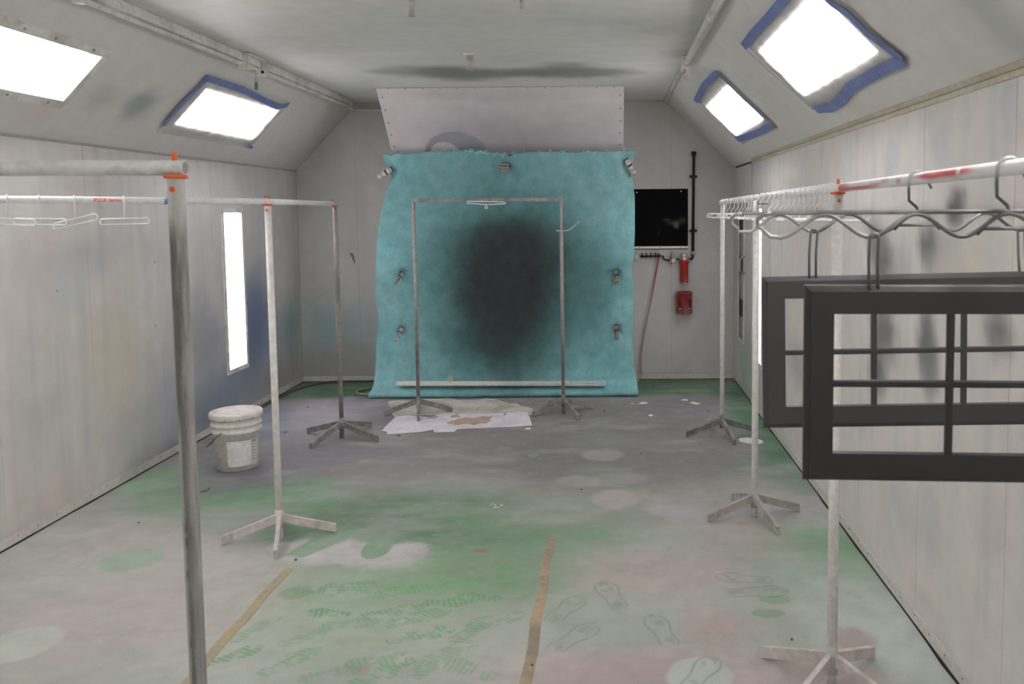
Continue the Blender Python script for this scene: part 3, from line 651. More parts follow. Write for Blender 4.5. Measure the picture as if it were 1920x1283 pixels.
def paint_blanket(u, v):
    X, Y, Z = blanket(u, v); P = Paint(X, Z, (116, 154, 156), 1.75)
    P.fog((98, 146, 150), .25, .4, .6, .42, .7, 81); P.fog((122, 172, 176), .3, .5, .4, .5, .75, 82); P.fog((92, 138, 140), .02, .02, .35, .5, .75, 84)
    P.blob(-.95, 1.98, 1.05, .4, (94, 126, 128), .6, .6, .3); P.blob(-.93, 1.12, 1.0, 1.0, (84, 120, 122), .75, .55, .2); P.blob(-1.0, 1.75, .6, .25, (88, 128, 128), .5)
    P.blob(-.9, 1.08, .72, .74, (52, 78, 78), .85, .5, .18); P.blob(-.42, 1.08, .5, .42, (62, 92, 92), .6, .7); P.blob(-1.0, .55, .5, .5, (54, 84, 84), .75, .7)
    P.blob(-.92, 1.12, .46, .46, (42, 41, 43), .97, .48, .22); P.blob(-.98, .72, .34, .48, (44, 48, 49), .85, .55, .2); P.blob(-.75, 1.3, .38, .25, (44, 47, 48), .6, .5)
    for cx, cz in CLIPS: P.blob(cx, cz, .04, .04, (60, 92, 94), .6, .7, .3)  # dimple shade painted dark around each clamp
    return P
bl_o = sheet('filter_blanket', refine(0, 1, 1/190), np.concatenate([refine(0, .85, 1/150)[:-1], refine(.85, 1, 1/300)]), blanket, paint_blanket, mat_sprayed('teal_filter_wool', rough=.95, speck=.17, nscale=120, bump=.7, fibre=True), flip=True)
bl_o.data.polygons.foreach_set('use_smooth', [True]*len(bl_o.data.polygons))
sd = bl_o.modifiers.new('thickness', 'SOLIDIFY'); sd.thickness = .038; sd.offset = -1
tag(bl_o, 'teal filter blanket with a black overspray blotch hanging on the back wall', 'filter')
# loose fibres along the torn top edge
fb = MB(); rf = random.Random(5)
for k in range(150):
    u = rf.choice([rf.random(), rf.gauss(.34, .03), rf.gauss(.4, .02), rf.gauss(.47, .03)]); u = min(max(u, .03), .97)
    X, Y, Z = blanket(np.array([u]), np.array([0.])); p = Vector((X[0], Y[0], Z[0])); pts = [p]
    d = Vector((rf.uniform(-1, 1), rf.uniform(-.6, .1), rf.uniform(-.2, 1))).normalized()
    for i in range(4): d = (d+Vector((rf.uniform(-.6, .6), rf.uniform(-.4, .3), rf.uniform(-.6, .5)))).normalized(); pts.append(pts[-1]+d*.009)
    fb.tube(pts, .0022, 3, caps=False)
fb.build('loose_fibre', mat('teal_fibre', (128, 176, 180), rough=.9), bl_o)['kind'] = 'stuff'

# ---------------------------------------------------------------- spring clamps on the blanket
M_CLAMP = mat('clamp_steel', (150, 143, 138), rough=.45, metal=.35, color2=(92, 88, 84), n2scale=30)
M_CLAMPTIP = mat('clamp_rubber', (48, 46, 44), rough=.7)
_u, _v = np.meshgrid(np.linspace(0, 1, 400), np.linspace(0, .85, 500)); _bx, _by, _bz = blanket(_u.ravel(), _v.ravel())
CLAMP_GAP = .022
def BLANKET_FRONT(x, z):                           # front face of the blanket around a point
    k = (np.abs(_bx-x) < .03) & (np.abs(_bz-z) < .03); return float(_by[k].min()) if k.any() else 7.78
def clamp(label, loc, rot, length=.13, op=.24, wd=.024, m=None):
    """two sprung arms crossing at a pin; +Z is the handle end, the jaws bite at the origin"""
    gx, gz = np.meshgrid(np.linspace(-.05, .05, 21)+loc[0], np.linspace(-.17, .05, 40)+loc[2])
    loc = (loc[0], BLANKET_FRONT(loc[0], loc[2])-CLAMP_GAP, loc[2])
    root = empty('spring_clamp', loc, label, 'clamp', 'spring clamps holding the filter blanket'); root.rotation_euler = rot if not isinstance(rot, Matrix) else rot.to_euler()
    for s in (-1, 1):
        mb = MB(); pv = length*.42; ang = op
        def prof(z): return s*(-.004-.008*math.sin(min(z/pv, 1)*math.pi)) if z < pv else s*(z-pv)*ang
        zs = [0, .012, pv*.5, pv, pv+.02, length*.8, length]; V = []
        for z in zs:
            x = prof(z)
            for dx, dy in ((-.0025, -wd/2), (.0025, -wd/2), (.0025, wd/2), (-.0025, wd/2)): V.append((x+dx, dy, z))
        Fc = [(3, 2, 1, 0)]+[(4*i+k, 4*i+(k+1) % 4, 4*i+4+(k+1) % 4, 4*i+4+k) for i in range(len(zs)-1) for k in range(4)]+[tuple(4*(len(zs)-1)+k for k in range(4))]
        mb.add(V, Fc); mb.build('arm', m or M_CLAMP, root, local=True)
        tp = MB(); tp.box((s*-.006, 0, .006), (.008, wd+.004, .018)); tp.build('jaw_pad', M_CLAMPTIP, root, local=True)
    sp = MB(); sp.tube([(0, -wd/2-.004, length*.42), (0, wd/2+.004, length*.42)], .009, 10); sp.build('spring', M_CLAMPTIP, root, local=True, smooth=True)
    return root
R = math.radians
RX = lambda a: Matrix.Rotation(math.radians(a), 3, 'X')
RY = lambda a: Matrix.Rotation(math.radians(a), 3, 'Y')
RZ = lambda a: Matrix.Rotation(math.radians(a), 3, 'Z')
clamp('spring clamp slanting at the upper corner of the teal blanket away from the black sheet', (-1.965, 7.80, 2.085), RY(-120)@RZ(90), .16, .14, .04)
clamp('spring clamp slanting at the upper corner of the teal blanket near the black sheet', (.165, 7.80, 2.155), RY(150)@RZ(90), .16, .14, .04)
clamp('spring clamp pinching the middle of the top edge of the teal blanket', (-.931, 7.86, 2.115), RX(112)@RZ(90), .13, .25, .085)
clamp('upper spring clamp on the blanket edge beside the steel rack, away from the black sheet', (-1.904, 7.865, 1.135), RX(125)@RZ(25), .14, .45, .03)
clamp('lower spring clamp on the blanket edge beside the steel rack, away from the black sheet', (-1.917, 7.865, .625), RX(125)@RZ(60), .14, .45, .03)
clamp('upper spring clamp on the blanket edge next to the hanging air hose', (.072, 7.865, 1.145), RX(138)@RZ(90), .15, .2, .04, mat('dark_clamp_steel', (62, 57, 53), rough=.5, color2=(118, 112, 106), n2scale=25))
clamp('lower spring clamp on the blanket edge next to the hanging air hose', (.069, 7.865, .635), RX(138)@RZ(90), .15, .2, .04, mat('dark_clamp_steel', (62, 57, 53), rough=.5, color2=(118, 112, 106), n2scale=25))

# ---------------------------------------------------------------- board and tape roll on the foot of the blanket
bd = MB(); a, b = Vector((-1.96, 7.700, .118)), Vector((-.035, 7.675, .108)); bd.beam(a, b, .06, .034)
o = centred(bd, 'wooden_strip', mat('whitish_wood', (172, 163, 152), rough=.7, color2=(140, 136, 138), n2scale=2, stretch=(.6, 4, 4), bump=.1), bevel=.003); tag(o, 'long pale wooden strip lying along the foot of the teal blanket', 'board')
rl = MB(); c = Vector((-1.462, 7.694, .1575))
V = []; Fc = []; sg = 20
for r_, y_ in ((.024, -.012), (.024, .012), (.012, .012), (.012, -.012)):
    V += [c+Vector((r_*math.cos(2*math.pi*k/sg), y_, r_*math.sin(2*math.pi*k/sg))) for k in range(sg)]
for i in range(4):
    for k in range(sg): Fc.append((i*sg+k, i*sg+(k+1) % sg, ((i+1) % 4)*sg+(k+1) % sg, ((i+1) % 4)*sg+k))
rl.add(V, Fc); o = centred(rl, 'tape_roll', mat('grey_roll', (138, 136, 132), rough=.6)); tag(o, 'small grey tape roll standing on the wooden strip', 'tape roll')

# ================================================================== GARMENT RACKS
M_WPOST = mat('white_tube', (178, 175, 172), rough=.4, color2=(172, 169, 165), n2scale=7, spec=.5)
M_WRAIL = mat('white_rail', (182, 182, 180), rough=.35, color2=(160, 160, 158), n2scale=5, n2lo=.5, n2hi=.7, spec=.5)
M_RED = mat('white_rail_with_red_overspray', (184, 182, 180), rough=.4, color2=(150, 52, 52), n2scale=2.4, n2lo=.56, n2hi=.68, stretch=(1.5, .9, 1.5))
M_DIRTY = mat('grimy_post', (136, 135, 130), rough=.6, color2=(74, 73, 70), n2scale=5, n2lo=.42, n2hi=.62, stretch=(1, 1, .25), noise=.2)
M_DRAIL = mat('grimy_rail', (150, 152, 148), rough=.55, color2=(112, 112, 108), n2scale=9, n2lo=.52, n2hi=.7, noise=.15)
M_STEEL = mat('overspray_steel', (122, 116, 113), rough=.55, metal=.15, color2=(94, 90, 88), n2scale=4, stretch=(1, 1, .3), noise=.2)
M_LEGW = mat('dusty_white_leg', (160, 153, 149), rough=.65, color2=(142, 137, 132), n2scale=9)
M_LEGG = mat('dusty_grey_leg', (136, 133, 128), rough=.65, color2=(114, 112, 108), n2scale=9)
M_LEGD = mat('dark_steel_leg', (92, 91, 90), rough=.6, color2=(116, 112, 110), n2scale=12)
M_ORANGE = mat('orange_plastic', (190, 88, 48), rough=.5, k=1.45)
M_DARKEND = mat('tube_bore', (110, 98, 95), rough=.8)
def stand(root, hub, feet, top, mpost, mleg, r=.018, ring=True, taper=None):
    x, y = hub; zt_ = top
    p = MB()
    if taper: p.tube([(x, y, .0), (x, y, taper), (x, y, taper+.03), (x, y, zt_)], [r, r, r*.72, r*.72], 14)
    else: p.tube([(x, y, .0), (x, y, zt_)], r, 14)
    p.build('post', mpost, root, smooth=True)
    sl = MB(); sl.tube([(x, y, .055), (x, y, .155)], r*1.16, 14); sl.build('sleeve', mleg, root, smooth=True)
    for fx, fy in feet:
        d = Vector((fx-x, fy-y, 0)).normalized(); l = MB()
        l.beam(Vector((x, y, .108))+d*r*.7, Vector((fx, fy, .0225)), .02, .042); l.build('leg', mleg, root)
    if ring:
        g = MB(); g.lathe([(r*.9, -.006), (r*1.35, -.005), (r*1.4, .0), (r*1.2, .003), (r*.9, .003)], 18, (x, y, zt_)); g.build('collar', M_ORANGE, root, smooth=True)
        b = MB(); c = Vector((x, y-r*.75, zt_-.028)); b.lathe([(.0065, 0)], 4) if False else b.tube([c, c-Vector((0, r*.35, 0))], .006, 10); b.build('button', M_ORANGE, root)
def rail(root, pts, m, r=.0155, name='top_rail', hollow=False):
    t = MB(); t.tube(pts, r, 16); o = t.build(name, m, root, smooth=True)
    return o
def pin(root, p, h=.028, r=.006, m=None):
    t = MB(); t.tube([Vector(p), Vector(p)+Vector((0, 0, h))], r, 8); t.build('locking_pin', m or M_ORANGE, root)
def cross(c, v):                                   # four feet from one foot vector
    return [(c[0]+v[0], c[1]+v[1]), (c[0]-v[1], c[1]+v[0]), (c[0]-v[0], c[1]-v[1]), (c[0]+v[1], c[1]-v[0])]

# steel rack in front of the blanket
rk = empty('garment_rack', (-1.0, 7.0, 0), 'narrow bare steel rack standing before the teal blanket', 'rack')
stand(rk, (-1.602, 7.0), cross((-1.602, 7.0), (-.274, -.057)), 1.77, M_STEEL, M_LEGD, .0145, False, None)
stand(rk, (-.388, 7.0), cross((-.388, 7.0), (-.25, -.134)), 1.77, M_STEEL, M_LEGD, .0150, False, 1.50)
t = MB(); t.beam((-1.62, 7.0, 1.784), (-.372, 7.0, 1.784), .028, .028); t.build('top_rail', M_STEEL, rk, bevel=.003)
pin(rk, (-1.602, 7.0, 1.797), .012, .003, M_STEEL); pin(rk, (-.388, 7.0, 1.797), .014, .003, M_STEEL)

# white rack along the bucket side: one rail across, one rail running to the back
LA, LB, LC = Vector((-2.72, 3.66, 1.760)), Vector((-1.728, 4.302, 1.748)), Vector((-2.037, 6.275, 1.755))
rl_ = empty('garment_rack', (-1.73, 4.3, 0), 'white corner rack with red lettering on its rail, standing near the bucket', 'rack')
stand(rl_, (-1.722, 4.30), cross((-1.722, 4.30), (-.268, -.082)), LB.z-.0155, M_WPOST, M_LEGW, .0175)
stand(rl_, (-2.015, 6.267), cross((-2.015, 6.267), (-.13, -.305)), LC.z-.0155, M_STEEL, M_LEGD, .0165, True)
d1 = (LB-LA).normalized(); d2 = (LC-LB).normalized()
we = LA+d1*((XL-LA.x)/d1.x); rail(rl_, [we, LB+d1*.012], M_WRAIL, .0160); fg = MB(); fg.tube([we, we+Vector((.012, 0, 0))], .04, 16); fg.build('wall_flange', M_WPOST, rl_); rail(rl_, [LB-d2*.012, LC+d2*.02], M_WRAIL, .0155)
for q in (LB, LC): pin(rl_, q+Vector((-.006, 0, .012)), .02, .004); pin(rl_, q+Vector((.010, 0, .012)), .02, .004)
bt = MB(); c = LA.lerp(LB, .62); bt.tube([c-d1*.012, c+d1*.018], .0172, 14); bt.build('blue_tape_wrap', M_BLUE, rl_, smooth=True)
tc_ = bpy.data.curves.new('lettering', 'FONT'); tc_.body = 'PSDR Series'; tc_.size = .032; tc_.resolution_u = 3; tc_.offset = .0007; tc_.align_x = 'LEFT'
to = bpy.data.objects.new('lettering_tmp', tc_); col.objects.link(to); bpy.context.view_layer.update()
tm = bpy.data.meshes.new_from_object(to.evaluated_get(bpy.context.evaluated_depsgraph_get())); bpy.data.objects.remove(to)
bmt = bmesh.new(); bmt.from_mesh(tm); bmesh.ops.triangulate(bmt, faces=bmt.faces[:])
for _ in range(2): bmesh.ops.subdivide_edges(bmt, edges=[e for e in bmt.edges if e.calc_length() > .004], cuts=1, use_grid_fill=False); bmesh.ops.triangulate(bmt, faces=bmt.faces[:])
bmt.to_mesh(tm); bmt.free()
c0 = None                                          # the rail point whose pixel is where the lettering starts
for k in range(400):
    q = LA.lerp(LB, k/400); dv = np.array(q)-CO; px_ = PX+F*(dv@RGT)/(dv@FWD)
    if px_ >= 174: c0 = q; break
side_n = Vector((d1.y, -d1.x, 0)).normalized(); rr = .0166; mw = max(v.co.x for v in tm.vertices)
sx = .112/mw
for v in tm.vertices:
    a = (v.co.y-.011)/rr*.9; v.co = c0+d1*(v.co.x*sx)+side_n*(rr*math.cos(a))+Vector((0, 0, rr*math.sin(a)))-Vector(rl_.location)
tm.materials.clear(); tm.materials.append(mat('red_lettering', (196, 92, 66), rough=.6))
o = bpy.data.objects.new('lettering', tm); col.objects.link(o); o.parent = rl_; o['label'] = 'red printed letters PSDR Series'

# grimy rack close to the entrance
NP = Vector((-.888, 1.75, 1.784))
rn = empty('garment_rack', (-.888, 1.75, 0), 'grimy grey rack with an orange collar and pin, its rail end open', 'rack')
stand(rn, (-.888, 1.75), cross((-.888, 1.75), (-.2, -.2)), NP.z-.0165, M_DIRTY, M_LEGG, .0168)
old = [c for c in rn.children if c.name.startswith('post')][0]; bpy.data.objects.remove(old)
def grime(u, v):                                   # v: angle, 0 towards the camera side, negative towards the bucket side
    P = Paint(u, v, (118, 117, 113), 1.7); P.fog((94, 93, 90), .12, .5, .7, .42, .66, 95); P.fog((140, 138, 134), .1, .5, .4, .5, .7, 96)
    P.mix((148, 147, 143), .8*sstep(1.64, 1.72, u+(fbm(u*9, v*2, 99)-.5)*.1))
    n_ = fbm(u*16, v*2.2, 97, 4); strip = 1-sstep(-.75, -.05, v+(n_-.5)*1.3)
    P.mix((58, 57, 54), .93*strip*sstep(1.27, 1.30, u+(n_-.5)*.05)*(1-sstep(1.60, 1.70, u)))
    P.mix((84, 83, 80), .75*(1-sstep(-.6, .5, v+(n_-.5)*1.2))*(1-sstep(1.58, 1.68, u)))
    for z_ in (1.03, .93, 1.0, .78, .66): P.blob(z_, -.9, .012, .35, (48, 47, 45), .9, .3, .4)
    P.blob(.62, .8, .06, .3, (168, 108, 88), .7, .6, .4); P.mix((150, 148, 143), .5*(1-sstep(1.2, 1.3, u))*(1-sstep(-.9, -.6, v)))
    return P
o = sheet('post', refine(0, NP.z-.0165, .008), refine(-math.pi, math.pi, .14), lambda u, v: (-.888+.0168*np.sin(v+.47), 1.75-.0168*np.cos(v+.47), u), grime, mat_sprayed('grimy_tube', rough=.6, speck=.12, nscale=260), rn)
o.data.polygons.foreach_set('use_smooth', [True]*len(o.data.polygons))
stand(rn, (-2.5, 1.70), cross((-2.5, 1.70), (-.2, -.2)), NP.z-.0165, M_DIRTY, M_LEGG, .0195)
rail(rn, [(-2.6, 1.70, 1.790), (-.868, 1.75, 1.784)], M_DRAIL, .0155)
e = MB(); e.tube([(-.869, 1.75, 1.784), (-.8672, 1.75, 1.784)], .0125, 16); e.build('rail_bore', M_DARKEND, rn)
pin(rn, (-.889, 1.75, 1.797), .02, .0055)

# long white rack beside the right wall
RA, RB = Vector((.757, 1.0, 1.768)), Vector((.84, 6.33, 1.745))
def rail_x(y): t = (y-RA.y)/(RB.y-RA.y); return RA.lerp(RB, t)
rr_ = empty('garment_rack', (.79, 4.5, 0), 'long white rack full of hangers beside the wall with the door', 'rack')
stand(rr_, (.777, 2.885), cross((.777, 2.885), (-.202, .207)), rail_x(2.885).z-.0155, M_WPOST, M_LEGW, .0185)
stand(rr_, (.793, 4.563), cross((.793, 4.563), (-.264, -.078)), rail_x(4.563).z-.0155, M_WPOST, M_LEGG, .0175, False)
stand(rr_, (.842, 6.267), cross((.842, 6.267), (-.272, -.055)), rail_x(6.267).z-.0155, M_WPOST, M_LEGD, .0165, False)
stand(rr_, (.76, 1.05), cross((.76, 1.05), (-.2, -.2)), rail_x(1.05).z-.0155, M_WPOST, M_LEGW, .0185)

def red_rail(y0, y1, rad):
    def P_(u, v):
        t = (u-RA.y)/(RB.y-RA.y); return RA.x+(RB.x-RA.x)*t-rad*np.cos(v), u, RA.z+(RB.z-RA.z)*t+rad*np.sin(v)
    def paint_(u, v):
        P = Paint(u, v, (182, 181, 179)); P.fog((168, 167, 165), .2, 1.5, .5, .45, .7, 91)
        for cy, cv, ry, rv, a in [(1.96, .45, .14, .7, .95), (1.86, .2, .08, .8, .7), (2.02, .1, .06, .6, .8), (1.80, .75, .06, .35, .5), (2.62, -.55, .18, .45, .9), (2.45, -.2, .06, .3, .5), (2.82, -.2, .08, .9, .8), (2.24, -.1, .02, .4, .6), (2.36, .3, .03, .5, .35)]:
            P.blob(cy, cv, ry, rv, (150, 58, 60), a, .6, .5)
        P.blob(1.845, .35, .012, .6, (186, 178, 176), .8, .4, .3); P.blob(1.99, .4, .05, .12, (178, 120, 120), .7, .5, .5)
        return P
    o = sheet('top_rail', refine(y0, y1, .008), refine(-math.pi, math.pi, .22), P_, paint_, mat_sprayed('sprayed_rail', rough=.38, speck=.04), rr_)
    o.data.polygons.foreach_set('use_smooth', [True]*len(o.data.polygons))
red_rail(1.0, 2.86, .0150)
rail(rr_, [rail_x(2.80), rail_x(4.58)], M_WRAIL, .0140); rail(rr_, [rail_x(4.55), RB], M_WRAIL, .0145)
pin(rr_, rail_x(2.885)+Vector((-.008, 0, .012)), .018, .0045); pin(rr_, rail_x(4.55)+Vector((0, 0, .012)), .014, .004, M_STEEL)
bk_ = MB(); q = rail_x(4.45); bk_.box(q-Vector((0, 0, .035)), (.045, .03, .006)); bk_.build('joint_plate', M_LEGD, rr_)

# ================================================================== HANGERS
M_HANG = mat('white_plastic', (186, 183, 178), rough=.4, noise=.05, spec=.5)
M_HANGW = mat('steel_wire', (132, 131, 129), rough=.38, metal=.35, color2=(78, 77, 76), n2scale=4, n2lo=.42, n2hi=.58)
M_DWIRE = mat('dark_steel_wire', (84, 83, 82), rough=.4, metal=.4)
def hook_pts(r, z_end, drop, s=1):
    p = [Vector((s*(-r-.010), 0, -.020)), Vector((s*(-r-.003), 0, -.008))]
    p += [Vector((s*r*math.cos(a), 0, r*math.sin(a))) for a in [math.pi*(1-i/10) for i in range(11)]]
    return p+[Vector((s*r, 0, drop*.55)), Vector((s*r*.95, 0, drop)), Vector((s*r*.15, 0, drop-.016)), Vector((0, 0, drop-.024)), Vector((0, 0, z_end))]
def make_hanger(half, hook_rot, body_rot, tilt, r=.0215):
    root = empty('clothes_hanger')
    h = MB(); Rm = Matrix.Rotation(hook_rot, 3, 'Z'); h.tube([Rm@q for q in hook_pts(r, -.082, -.042)], .0030, 7); h.build('hook', M_HANG, root, smooth=True, local=True)
    b = MB(); Rb = Matrix.Rotation(body_rot, 3, 'Z')@Matrix.Rotation(tilt, 3, 'Y'); rd = .0135; zc = -.0965
    lp = [Vector((half-rd+rd*math.cos(a), 0, rd*math.sin(a))) for a in [-math.pi/2+math.pi*i/8 for i in range(9)]]+[Vector((-half+rd+rd*math.cos(a), 0, rd*math.sin(a))) for a in [math.pi/2+math.pi*i/8 for i in range(9)]]
    b.tube([Rb@q+Vector((0, 0, zc)) for q in lp], .0036, 7, closed=True); b.build('trouser_bar', M_HANG, root, smooth=True, local=True)
    return root
# three on the lettered rail and one cut off by the picture edge
barang = math.atan2(d1.y, d1.x)
for px, brot, tilt, lab in [(12, .15, .05, 'white plastic hanger next to the bent wire at the end of the lettered rail'), (72, .12, .02, 'white plastic hanger overlapped by two others on the lettered rail'), (139, -.1, -.21, 'white plastic hanger tilted up at one end on the lettered rail'), (231, .05, -.015, 'white plastic hanger hanging level just past the red letters')]:
    for k in range(600):
        q = LA.lerp(LB, k/600-.05); dv = np.array(q)-CO
        if PX+F*(dv@RGT)/(dv@FWD) >= px: break
    hg = make_hanger(.112, barang+R(90)+math.pi, brot, tilt); hg.location = q+Vector((0, 0, .0160+.0030+.0006-.0215)); tag(hg, lab, 'hanger', 'hangers on the lettered rail')
wb = MB(); q = LA.lerp(LB, .02)+Vector((0, 0, .0160+.0036-.0225)); Rw = Matrix.Rotation(barang+R(90)+math.pi, 3, 'Z'); wb.tube([Rw@p+q for p in hook_pts(.0225, -.09, -.055)], .003, 7)
o = centred(wb, 'wire_hook', M_HANGW, smooth=True); tag(o, 'dark bent wire hook at the far end of the lettered rail', 'hook')
# row of white hangers on the long rack
protos = [make_hanger(.118, 0, .05, .0), make_hanger(.126, 0, -.06, .01), make_hanger(.135, 0, .02, -.015)]
hx = [1356, 1363, 1371, 1378, 1385, 1391, 1397, 1401, 1405, 1410, 1418, 1430, 1440, 1451, 1461, 1471, 1480, 1489, 1498, 1508, 1518, 1528, 1537, 1545, 1552, 1559]
used = [False]*3
for i, px in enumerate(hx):
    lo, hi = 2.0, 6.4                              # distance along the rail at which it crosses that pixel column
    for _ in range(40):
        md = (lo+hi)/2; dv = np.array(rail_x(md))-CO
        if PX+F*(dv@RGT)/(dv@FWD) > px: lo = md
        else: hi = md
    k = (i*7) % 3 if i < len(hx)-3 else 2
    o = protos[k] if not used[k] else copy_tree(protos[k]); used[k] = True
    q = rail_x(md); o.location = (q.x, q.y, q.z+.0145+.0030+.0006-.0215); o.rotation_euler = (0, random.uniform(-.02, .02), random.uniform(-.14, .14))
    tag(o, 'white plastic hanger in the dense row on the long white rack', 'hanger', 'hangers in the row on the long rack')
# hanger lying against the rail of the steel rack, hook downwards
hg = MB(); c = Vector((-1.0, 6.978, 1.758)); hg.tube([c+Vector((x, 0, z)) for x, z in [(-.158, .008), (-.15, .016), (0, .012), (.15, .006), (.158, -.002), (.15, -.008), (0, -.012), (-.15, .0)]], .0045, 7, closed=True)
root = empty('clothes_hanger', c, 'white hanger held upside down against the rail of the steel rack', 'hanger')
hg.build('trouser_bar', M_HANG, root, smooth=True)
hk = MB(); hk.tube([c+Vector((0, -.004, -.010)), c+Vector((0, -.004, -.02))]+arc(c+Vector((0, -.004, -.034)), .011, math.pi/2, math.pi*2.35, 12), .0035, 7); hk.build('hook', M_HANG, root, smooth=True)
# bent wire arm on the post of the steel rack
wa = MB(); wa.tube([(-.43, 6.985, 1.527), (-.37, 6.98, 1.524), (-.325, 6.975, 1.530), (-.30, 6.97, 1.545), (-.27, 6.97, 1.572), (-.245, 6.968, 1.595), (-.238, 6.966, 1.602)], .006, 7)
o = centred(wa, 'wire_hook', mat('dark_wire', (140, 132, 130), rough=.5, metal=.3), smooth=True); tag(o, 'bent wire hook sticking out of the post of the steel rack', 'hook')

# wavy steel hangers and the cabinet doors they carry
def wave_hanger(loc, label, halfL, halfR, yaw):
    root = empty('wavy_hanger', loc, label, 'hanger', 'wavy steel hangers'); root.rotation_euler = (0, 0, yaw)
    h = MB(); h.tube(hook_pts(.0240, -.078, -.050, -1), .0036, 8); h.build('hook', M_HANGW, root, smooth=True, local=True)
    zr = -.078; amp = .044; per = .174
    def wave(x): return zr-.004-amp*(.5-.5*math.cos(2*math.pi*x/per))
    top = MB(); top.tube([(-halfL+.03, 0, zr), (halfR-.03, 0, zr)], .0042, 8); top.build('top_rail', M_HANGW, root, smooth=True, local=True)
    n = 96; x0, x1 = -.432, .432; xs = [x0+(x1-x0)*i/n for i in range(n+1)]
    path = []
    path += [Vector((-halfL+.03, 0, zr)), Vector((-halfL+.014, 0, zr-.003)), Vector((-halfL+.003, 0, zr-.012)), Vector((-halfL+.004, 0, zr-.026)), Vector((-halfL+.02, 0, zr-.039)), Vector((-.452, 0, zr-.046))] if halfL > .47 else []
    path += [Vector((x, 0, wave(x))) for x in xs if -halfL+.04 < x < halfR-.04]
    e = halfR
    path += [Vector((e-.02, 0, zr-.04)), Vector((e-.004, 0, zr-.026)), Vector((e-.003, 0, zr-.012)), Vector((e-.014, 0, zr-.003)), Vector((e-.03, 0, zr))]
    wv = MB(); wv.tube(path, .0044, 8); wv.build('wavy_rail', M_HANGW, root, smooth=True, local=True)
    st = MB(); st.tube([(-.058, .003, zr-.044), (-.046, .003, zr-.033), (.046, .003, zr-.033), (.058, .003, zr-.044)], .0038, 7); st.build('stay', M_HANGW, root, smooth=True, local=True)
    return root
M_DOOR = mat('charcoal_lacquer', (45, 44, 43), rough=.38, noise=.06, nscale=300, bump=.03, spec=.5, k=1.1)
M_DOOR2 = mat('charcoal_lacquer_haze_lit', (64, 63, 63), rough=.5, noise=.06, nscale=300, bump=.03, spec=.45, k=1.15)  # lighter copy for the rear door: haze and lighting mixed into its colour
def cabinet_door(loc, yaw, roll, label, M_DOOR=M_DOOR):
    Wd, Ht, T, S = .786, .389, .020, .056; ch = .007
    root = empty('cabinet_door', loc, label, 'cabinet door', 'six-pane cabinet doors hung to dry'); root.rotation_euler = (0, roll, yaw)
    # mitre-free frame members with a moulded outer edge; origin at the middle of the bottom edge
    def member(name, a, b, inw):
        a, b, inw = Vector(a), Vector(b), Vector(inw); d = (b-a).normalized(); V = []
        prof = [(0, T/2), (0, -T/2+.010), (.003, -T/2+.0075), (.0115, -T/2+.0035), (.0125, -T/2), (S, -T/2), (S, T/2)]
        for p, sg in ((a, 1), (b, -1)):
            for i, (o_, y_) in enumerate(prof): V.append(p+inw*o_+Vector((0, y_, 0))+d*sg*(o_ if o_ < .013 or True else 0))
        k = len(prof); Fc = [(i, (i+1) % k, k+(i+1) % k, k+i) for i in range(k)]+[tuple(range(k-1, -1, -1)), tuple(range(k, 2*k))]
        mb = MB(); mb.add(V, Fc); mb.build(name, M_DOOR, root, local=True)
    h = Wd/2
    member('stile', (-h, 0, 0), (-h, 0, Ht), (1, 0, 0)); member('stile', (h, 0, Ht), (h, 0, 0), (-1, 0, 0))
    member('rail', (h, 0, 0), (-h, 0, 0), (0, 0, 1)); member('rail', (-h, 0, Ht), (h, 0, Ht), (0, 0, -1))
    iw, ih = Wd-2*S, Ht-2*S; bw = .0135
    for x in (-iw/6, iw/6):
        mb = MB(); mb.beam((x, .001, S-.002), (x, .001, Ht-S+.002), bw, T*.75, up=(0, 1, 0)); mb.build('glazing_bar', M_DOOR, root, local=True, bevel=.003)
    mb = MB(); mb.beam((-h+S-.002, .001, Ht/2), (h-S+.002, .001, Ht/2), T*.74, bw); mb.build('glazing_bar', M_DOOR, root, local=True, bevel=.003)
    return root
def door_hook(top, bot, label):
    """hairpin of bent wire from the wavy rail to the top edge of a door"""
    t, b = Vector(top), Vector(bot); g = .0085; pts = []
    mid = t.lerp(b, .55)
    L = [t+Vector((-g, -.004, -.002)), t.lerp(b, .45)+Vector((-g-.001, -.003, 0)), t.lerp(b, .6)+Vector((-g+.004-.004, 0, 0)), b+Vector((-g+.002, 0, -.012))]
    Rr = [Vector((2*g, 0, 0))+q for q in L]
    topc = arc(t+Vector((0, -.004, -.002)), g, math.pi, 0, 8)
    mb = MB(); mb.tube(L[::-1]+topc[1:-1]+Rr, .0032, 7)
    o = centred(mb, 'hanging_wire', M_DWIRE, smooth=True); tag(o, label, 'hook', 'wires carrying the cabinet doors'); return o
yA, yB = 1.63, 2.13
qA, qB = rail_x(yA), rail_x(yB)
wave_hanger((qA.x, yA, qA.z+.0150+.0036+.0006-.0240), 'wavy steel hanger carrying the charcoal door in front of the other door', .480, .43, R(-3))
wave_hanger((qB.x, yB, qB.z+.0150+.0036+.0006-.0240), 'wavy steel hanger carrying the charcoal door behind the other door', .472, .43, R(2))
dA = cabinet_door((.383+.393, yA-.0, 1.152), R(-4), 0, 'charcoal six-pane cabinet door hanging in front of another one')
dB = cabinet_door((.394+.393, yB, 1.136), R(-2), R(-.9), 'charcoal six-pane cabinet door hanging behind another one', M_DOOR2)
for s, lab in ((-1, 'hairpin wire holding the front charcoal door at its end away from the wall'), (1, 'hairpin wire holding the front charcoal door at its wall end')):
    door_hook((qA.x+s*.262, yA-s*-.013, qA.z-.130), (.776+s*.262, yA-s*.016, 1.542), lab)
